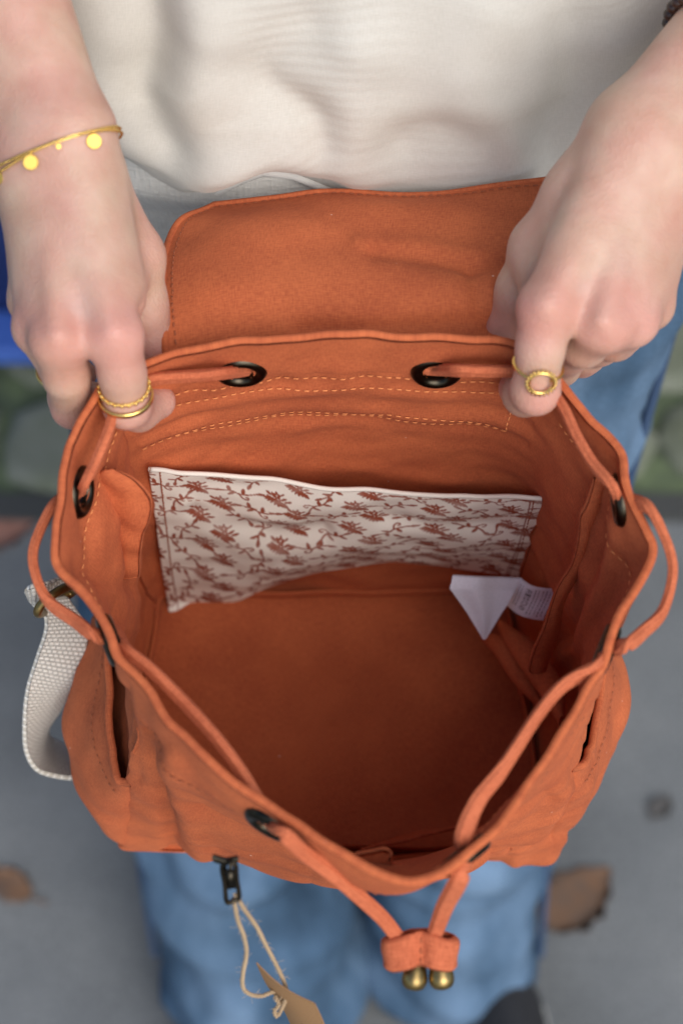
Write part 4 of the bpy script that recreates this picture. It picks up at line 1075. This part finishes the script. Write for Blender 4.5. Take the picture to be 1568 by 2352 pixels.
Lq = np.r_[0, np.cumsum(np.linalg.norm(np.diff(Q, axis=0), axis=1))]; kk = 28; aa = np.linspace(0, 2 * np.pi, kk, endpoint=False)
ww = .0031 * (1 + .07 * smooth_noise(Q, .02, 120)); pin = np.ones(len(Q))
for pe in EP: pin -= .22 * np.exp(-(np.linalg.norm(Q - pe, axis=1) / .006) ** 2)
rib_ = 1 + .10 * np.cos(6 * aa); cx = np.sign(np.cos(aa)) * np.abs(np.cos(aa)) ** .8 * rib_; cy = np.sin(aa) * rib_
Vc = Q[:, None] + wd[:, None] * (ww * pin)[:, None, None] * cx[None, :, None] + tk[:, None] * .0019 * (2 - pin)[:, None, None] * cy[None, :, None]
mesh_obj("drawstring", Vc.reshape(-1, 3), grid_faces(len(Q), kk, False, True), M_CORD, bag, uv=np.stack(np.meshgrid(Lq, aa * .003, indexing='ij'), -1).reshape(-1, 2))

# --- stopper: a folded canvas tab sewn through the middle, the two cords pass through its tunnels
cs = U(965, 2176, .789); ex = RGT * .0132; ez = UPV * .0062 * 1.0; ey = -FWD
a = np.linspace(0, 2 * np.pi, 64, endpoint=False)
sec = np.stack([np.sign(np.cos(a)) * np.abs(np.cos(a)) ** .8 * .0135, np.abs(np.sin(a)) ** .75 * np.sign(np.sin(a)) * .0062 * (1 - .62 * np.exp(-(np.cos(a) * .0135 / .0022) ** 2))], -1)
sv = np.linspace(-1, 1, 24); Gk = []
for v in sv:
    f = 1 + .03 * math.sin(3 * v) - .10 * max(0, abs(v) - .8) / .2
    Gk.append([cs + RGT * x * f + ey * y * f + UPV * (v * .0058 + .0012 * math.cos(x / .0135 * 3) - .001) for x, y in sec])
Gk = np.array(Gk).transpose(1, 0, 2); Gk = np.concatenate([Gk, Gk[:1]], 0); nk = grid_normals(Gk); nk *= np.sign(((Gk - cs) * nk).sum(-1).mean())
Gk = Gk + nk * (.0005 * smooth_noise(Gk, .008, 111))[..., None]
stp = shell("cord_stopper", Gk, nk, .0016, M_CORD, bag, caps="v")
stitch_run(np.array([cs + ey * .0036 + UPV * y for y in np.linspace(-.0055, .0055, 12)]), np.array([ey] * 12), STD)
def bead(u, v, d, tilt):
    c = U(u, v, d); ax = -UPV + RGT * tilt
    prof = [(.0001, -.0062), (.0022, -.0061), (.0029, -.0054), (.0032, -.0040), (.0040, -.0018), (.0047, .0012), (.0047, .0030), (.0040, .0048), (.0026, .0059), (.0001, .0063)]
    V, F = lathe_geo(catmull(np.array(prof), 26), c, ax, 32, closed=False); return mesh_obj("cord_end", V, F, M_BRASS, bag)
bead(953, 2236, .790, -.12); bead(1012, 2234, .790, .10)

# --- cream shoulder strap end with its brass slider
GW = loft([UL([(98, 1380, .935), (108, 1440, .944), (88, 1508, .952), (64, 1588, .960), (57, 1672, .972), (62, 1728, .984), (84, 1766, .994), (125, 1782, 1.004), (180, 1787, 1.012), (260, 1780, 1.03)]),
           UL([(152, 1372, .945), (194, 1440, .956), (190, 1506, .962), (166, 1566, .968), (140, 1625, .992), (112, 1668, 1.020), (112, 1690, 1.044), (138, 1706, 1.054), (186, 1722, 1.062), (262, 1726, 1.075)])], 260, 40)
NW = grid_normals(GW); strap = shell("shoulder_strap", GW, NW, .0022, M_WEB, bag)
G2 = loft([UL([(62, 1352, .925), (78, 1345, .922), (110, 1338, .930), (160, 1318, .950)]), UL([(70, 1378, .940), (88, 1392, .944), (118, 1384, .946), (165, 1362, .960)])], 50, 24)
G2n = grid_normals(G2); shell("strap_fold", G2, G2n, .0022, M_WEB, strap)
G3 = loft([UL([(62, 1352, .925), (64, 1362, .935), (96, 1382, .941)]), UL([(70, 1378, .940), (78, 1388, .945), (110, 1404, .948)])], 20, 12); shell("strap_fold", G3, grid_normals(G3), .0022, M_WEB, strap)
qb = catmull(UL([(88, 1408, .928), (96, 1388, .924), (122, 1366, .924), (150, 1350, .930), (172, 1345, .942), (168, 1358, .952), (140, 1378, .950), (110, 1402, .945)]), 60, True)
tube("strap_buckle", qb, .0021, M_BRASS, strap, closed=True, k=12)

V, F = join_geo(ST); sto = mesh_obj("stitching", V, F, M_THREAD, bag); sto["kind"] = "stuff"
V, F = join_geo(STD); sto = mesh_obj("stitching", V, F, M_THREAD_D, bag); sto["kind"] = "stuff"

# ------------------------------------------------------------------ hang tag on jute twine
tagr = empty("hang_tag"); tag(tagr, "brown kraft card tag hanging on jute twine from the zip pull", "tag")
s1 = catmull(UL([(537, 2062, .778), (545, 2110, .784), (560, 2150, .792), (566, 2190, .798), (558, 2235, .806), (558, 2268, .812), (575, 2284, .815), (600, 2288, .818), (622, 2280, .820), (640, 2275, .822)]), 220)
s2 = catmull(UL([(540, 2054, .776), (562, 2090, .782), (590, 2130, .790), (610, 2170, .798), (632, 2212, .806), (652, 2255, .814), (658, 2282, .818), (650, 2310, .820), (636, 2334, .821), (630, 2322, .819), (640, 2308, .819), (632, 2290, .819)]), 260)
tw = []
for q, ph in ((s1, 0), (s2, 1)):
    T, Na, Ba = frames(q); L = np.r_[0, np.cumsum(np.linalg.norm(np.diff(q, axis=0), axis=1))]
    for k in (0, np.pi):
        a = L / .0028 * 2 * np.pi + k + ph
        V, F, _ = tube_geo(q + (np.cos(a)[:, None] * Na + np.sin(a)[:, None] * Ba) * .00042, .00050, k=6); tw.append((V, F))
mesh_obj("twine", *join_geo(tw), M_TWINE, tagr)
fz = []
for q in (s1, s2):
    for i in range(0, len(q), 3):
        d = RNG.normal(size=3); d /= np.linalg.norm(d); l = RNG.uniform(.0012, .0035)
        pts = np.array([q[i], q[i] + d * l * .5, q[i] + d * l + RNG.normal(0, .0006, 3)]); V, F, _ = tube_geo(pts, .00006, k=3, cap=False); fz.append((V, F))
fo = mesh_obj("twine_fuzz", *join_geo(fz), M_HAIR, tagr); fo["kind"] = "stuff"
def tag_ink(nu, nv):
    k = np.zeros((nu, nv)); S = np.linspace(0, 1, nu)[:, None]; T = np.linspace(0, 1, nv)[None, :]; r = random.Random(4)
    for t0 in (.55, .66, .77):
        s = .48
        while s < .92:
            w = r.uniform(.03, .07); k[(S > s) * (S < s + w) * (T > t0) * (T < t0 + .035)] = .8; s += w + .025
    return k
G, Ng, k = label((590, 2212, .812), (722, 2304, .806), (790, 2480, .850), (668, 2354, .848), 120, 100, tag_ink, .0012)
shell("card", G, Ng, .0006, M_KRAFT, tagr, attrs=dict(ink=k))

# ------------------------------------------------------------------ jewellery
def around(f, c, n, k=160, lift=.0004, rmax=.06, start=None):
    "closed line round a limb: from c outwards in the plane with normal n until the skin is met"
    n = np.asarray(n) / np.linalg.norm(n); x = np.cross(n, (0.1, .2, 1)) if start is None else start - n * (start @ n); x /= np.linalg.norm(x); y = np.cross(n, x)
    a = np.linspace(0, 2 * np.pi, k, endpoint=False); D = np.cos(a)[:, None] * x + np.sin(a)[:, None] * y
    lo = np.zeros(k); hi = np.full(k, rmax)
    r = np.linspace(0.001, rmax, 160); val = f(c + D[:, None] * r[None, :, None])
    first = np.argmax(val > lift, axis=1); R = r[first]
    Rs = R.copy()
    for _ in range(3): Rs = .5 * Rs + .25 * np.roll(Rs, 1) + .25 * np.roll(Rs, -1)
    return c + D * Rs[:, None], D
def plane_n(a, b, c): return np.cross(b - a, c - a)
# charm bracelet on the wrist at the left
br = empty("bracelet"); tag(br, "fine gold double chain bracelet with small round disc charms on the wrist", "bracelet")
c0 = U(118, 352, .808); n0 = plane_n(U(0, 384, .792), U(266, 304, .803), U(140, 330, .783)); n0 /= np.linalg.norm(n0)
links = []
loop, Dd = around(fL, c0, n0, 400, .0006)
loop2 = loop + n0 * .0012 * np.sin(np.linspace(0, 14, 400))[:, None]
for lp, off in ((catmull(loop, 210, True), 0), (catmull(loop2 + n0 * .0011, 210, True), 1)):
    for i in range(0, 210):
        p = lp[i]; tg = lp[(i + 1) % 210] - lp[i - 1]; tg /= np.linalg.norm(tg); sd = np.cross(tg, p - c0); sd /= np.linalg.norm(sd); up = np.cross(sd, tg)
        if i % 2: sd, up = up, sd
        a = np.linspace(0, 2 * np.pi, 8, endpoint=False); ring = p + np.cos(a)[:, None] * tg * .00075 + np.sin(a)[:, None] * sd * .0005
        V, F, _ = tube_geo(ring, .00022, closed=True, k=5); links.append((V, F))
ch = mesh_obj("chain", *join_geo(links), M_GOLD, br); ch["kind"] = "stuff"
def charm(u, v, w, h):
    i = int(np.argmin(np.hypot(*(proj(loop)[:, :2] - (u, v - h * .5)).T) + 1000 * (proj(loop)[:, 2] > .81)))
    p = loop[i]; o = Dd[i] * .6 - FWD + np.array(SUN_DIR) * .30; o /= np.linalg.norm(o); dn = U(u, v, .79) - U(u, v - 10, .79); dn -= o * (dn @ o); dn /= np.linalg.norm(dn)
    r = h / 2 / FPX * .79; c = p + dn * (r + .0012) + o * .0008
    V, F = lathe_geo([(.00001, -.00025), (r * .92, -.00025), (r, 0), (r * .92, .00025), (.00001, .00025)], c, o, 28, closed=False)
    V2, F2, _ = tube_geo(p + np.cos(np.linspace(0, 6.28, 12, endpoint=False))[:, None] * dn * .0008 + dn * .0009 + np.sin(np.linspace(0, 6.28, 12, endpoint=False))[:, None] * o * .0007, .0002, closed=True, k=5)
    mesh_obj("charm", *join_geo([(V, F), (V2, F2)]), M_CHARM, br, smooth=False)
charm(76, 377, 34, 36); charm(219, 335, 30, 36); charm(-2, 410, 30, 34); charm(140, 345, 12, 12)
def ring_on(f, J, fn, a, b, t, tilt=(0, 0, 0), lift=.0004):
    p0, p1 = U(*J[fn][a][:3]), U(*J[fn][b][:3]); c = p0 + (p1 - p0) * t; n = (p1 - p0) / np.linalg.norm(p1 - p0) + np.array(tilt)
    return around(f, c, n, 120, lift, .0135), c, n / np.linalg.norm(n)
# two thin rings on the index finger at the left
(lp, Dr), c, n = ring_on(fL, JL, "index", 1, 2, .42)
rg = empty("ring"); tag(rg, "gold ring of tiny beads on the index finger holding the left side of the bag", "ring")
bd = []
cl = catmull(lp, 44, True)
for i in range(44):
    o = cl[i] - c; o /= np.linalg.norm(o)
    V, F = lathe_geo([(.00001, -.0004), (.0006, -.00035), (.00085, 0), (.0006, .00045), (.00001, .0005)], cl[i] + o * .0005 - n * (.0004 if i % 2 else -.0003), o, 10, closed=False); bd.append((V, F))
bb = mesh_obj("bead", *join_geo(bd), M_GOLD, rg); bb["kind"] = "stuff"
tube("band", lp, .0005, M_GOLD, rg, closed=True, k=8)
(lp, Dr), c, n = ring_on(fL, JL, "index", 1, 2, .72)
rg = empty("ring"); tag(rg, "plain polished gold band below the beaded ring on the same finger", "ring")
q = []
T = np.roll(lp, -1, 0) - np.roll(lp, 1, 0)
V = np.array([[p + o * .0002 - n * .0011, p + o * .0009 - n * .0009, p + o * .0009 + n * .0009, p + o * .0002 + n * .0011] for p, o in zip(lp, Dr)]).reshape(-1, 3)
mesh_obj("band", V, grid_faces(120, 4, True, True), M_GOLD, rg)
(lp, Dr), c, n = ring_on(fL, JL, "ring", 0, 1, .92)
rg = empty("ring"); tag(rg, "thin gold ring glinting at the left edge of the hand with the charm bracelet", "ring")
tube("band", lp, .0006, M_GOLD, rg, closed=True, k=8)
# open circle ring with a sunburst on the right index finger
(lp, Dr), c, n = ring_on(fR, JR, "index", 1, 2, .42, tilt=-RGT * .15)
rg = empty("ring"); tag(rg, "gold ring with an open sunburst circle on the right index finger", "ring")
i = int(np.argmin(np.hypot(*(proj(lp)[:, :2] - (1244, 850)).T) + 1e4 * (proj(lp)[:, 2] > np.median(proj(lp)[:, 2]))))
o = Dr[i]; p = lp[i] + o * .0012; sx = np.cross(o, n); sx /= np.linalg.norm(sx); sy = np.cross(sx, o)
a = np.linspace(0, 2 * np.pi, 60, endpoint=False); rr = .0046
q = np.roll(lp, -i, 0)[8:-7]; tube('band', q, .0007, M_GOLD, rg, k=8)
parts = [tube_geo(p + rr * (np.cos(a)[:, None] * sx + np.sin(a)[:, None] * sy), .0006, closed=True, k=8)[:2]]
for k in range(22):
    t = 2 * np.pi * k / 22; d = np.cos(t) * sx + np.sin(t) * sy; tq = np.cross(o, d)
    parts.append(box_geo(p + d * (rr + .0008), d * .0007, tq * .0004, o * .0004))
mesh_obj("sunburst", *join_geo(parts), M_GOLD, rg)
# dark beaded bracelet high on the right forearm
bb = empty("bracelet"); tag(bb, "dark brown beaded bracelet on the forearm at the upper right corner", "bracelet")
Wr = U(*JR["wrist"]); ax = (ER - Wr) / np.linalg.norm(ER - Wr); c = Wr + (ER - Wr) * .165
lp, _ = around(fR, c, ax - .15 * UPV, 200, .002); lp = catmull(lp, 40, True)
mb = plain("dark_wood_bead", (.06, .025, .014), .35, noise=(150, (.02, .01, .008)))
V0, F0 = lathe_geo([(.00001, -.0026), (.0014, -.0024), (.0026, -.001), (.0028, 0), (.0026, .001), (.0014, .0024), (.00001, .0026)], (0, 0, 0), (0, 0, 1), 14, closed=False)
b0_ = mesh_obj("bead", V0, F0, mb, bb); b0_.location = lp[0]
for p in lp[1:]:
    ob = b0_.copy(); COL.objects.link(ob); ob.parent = bb; ob.location = p
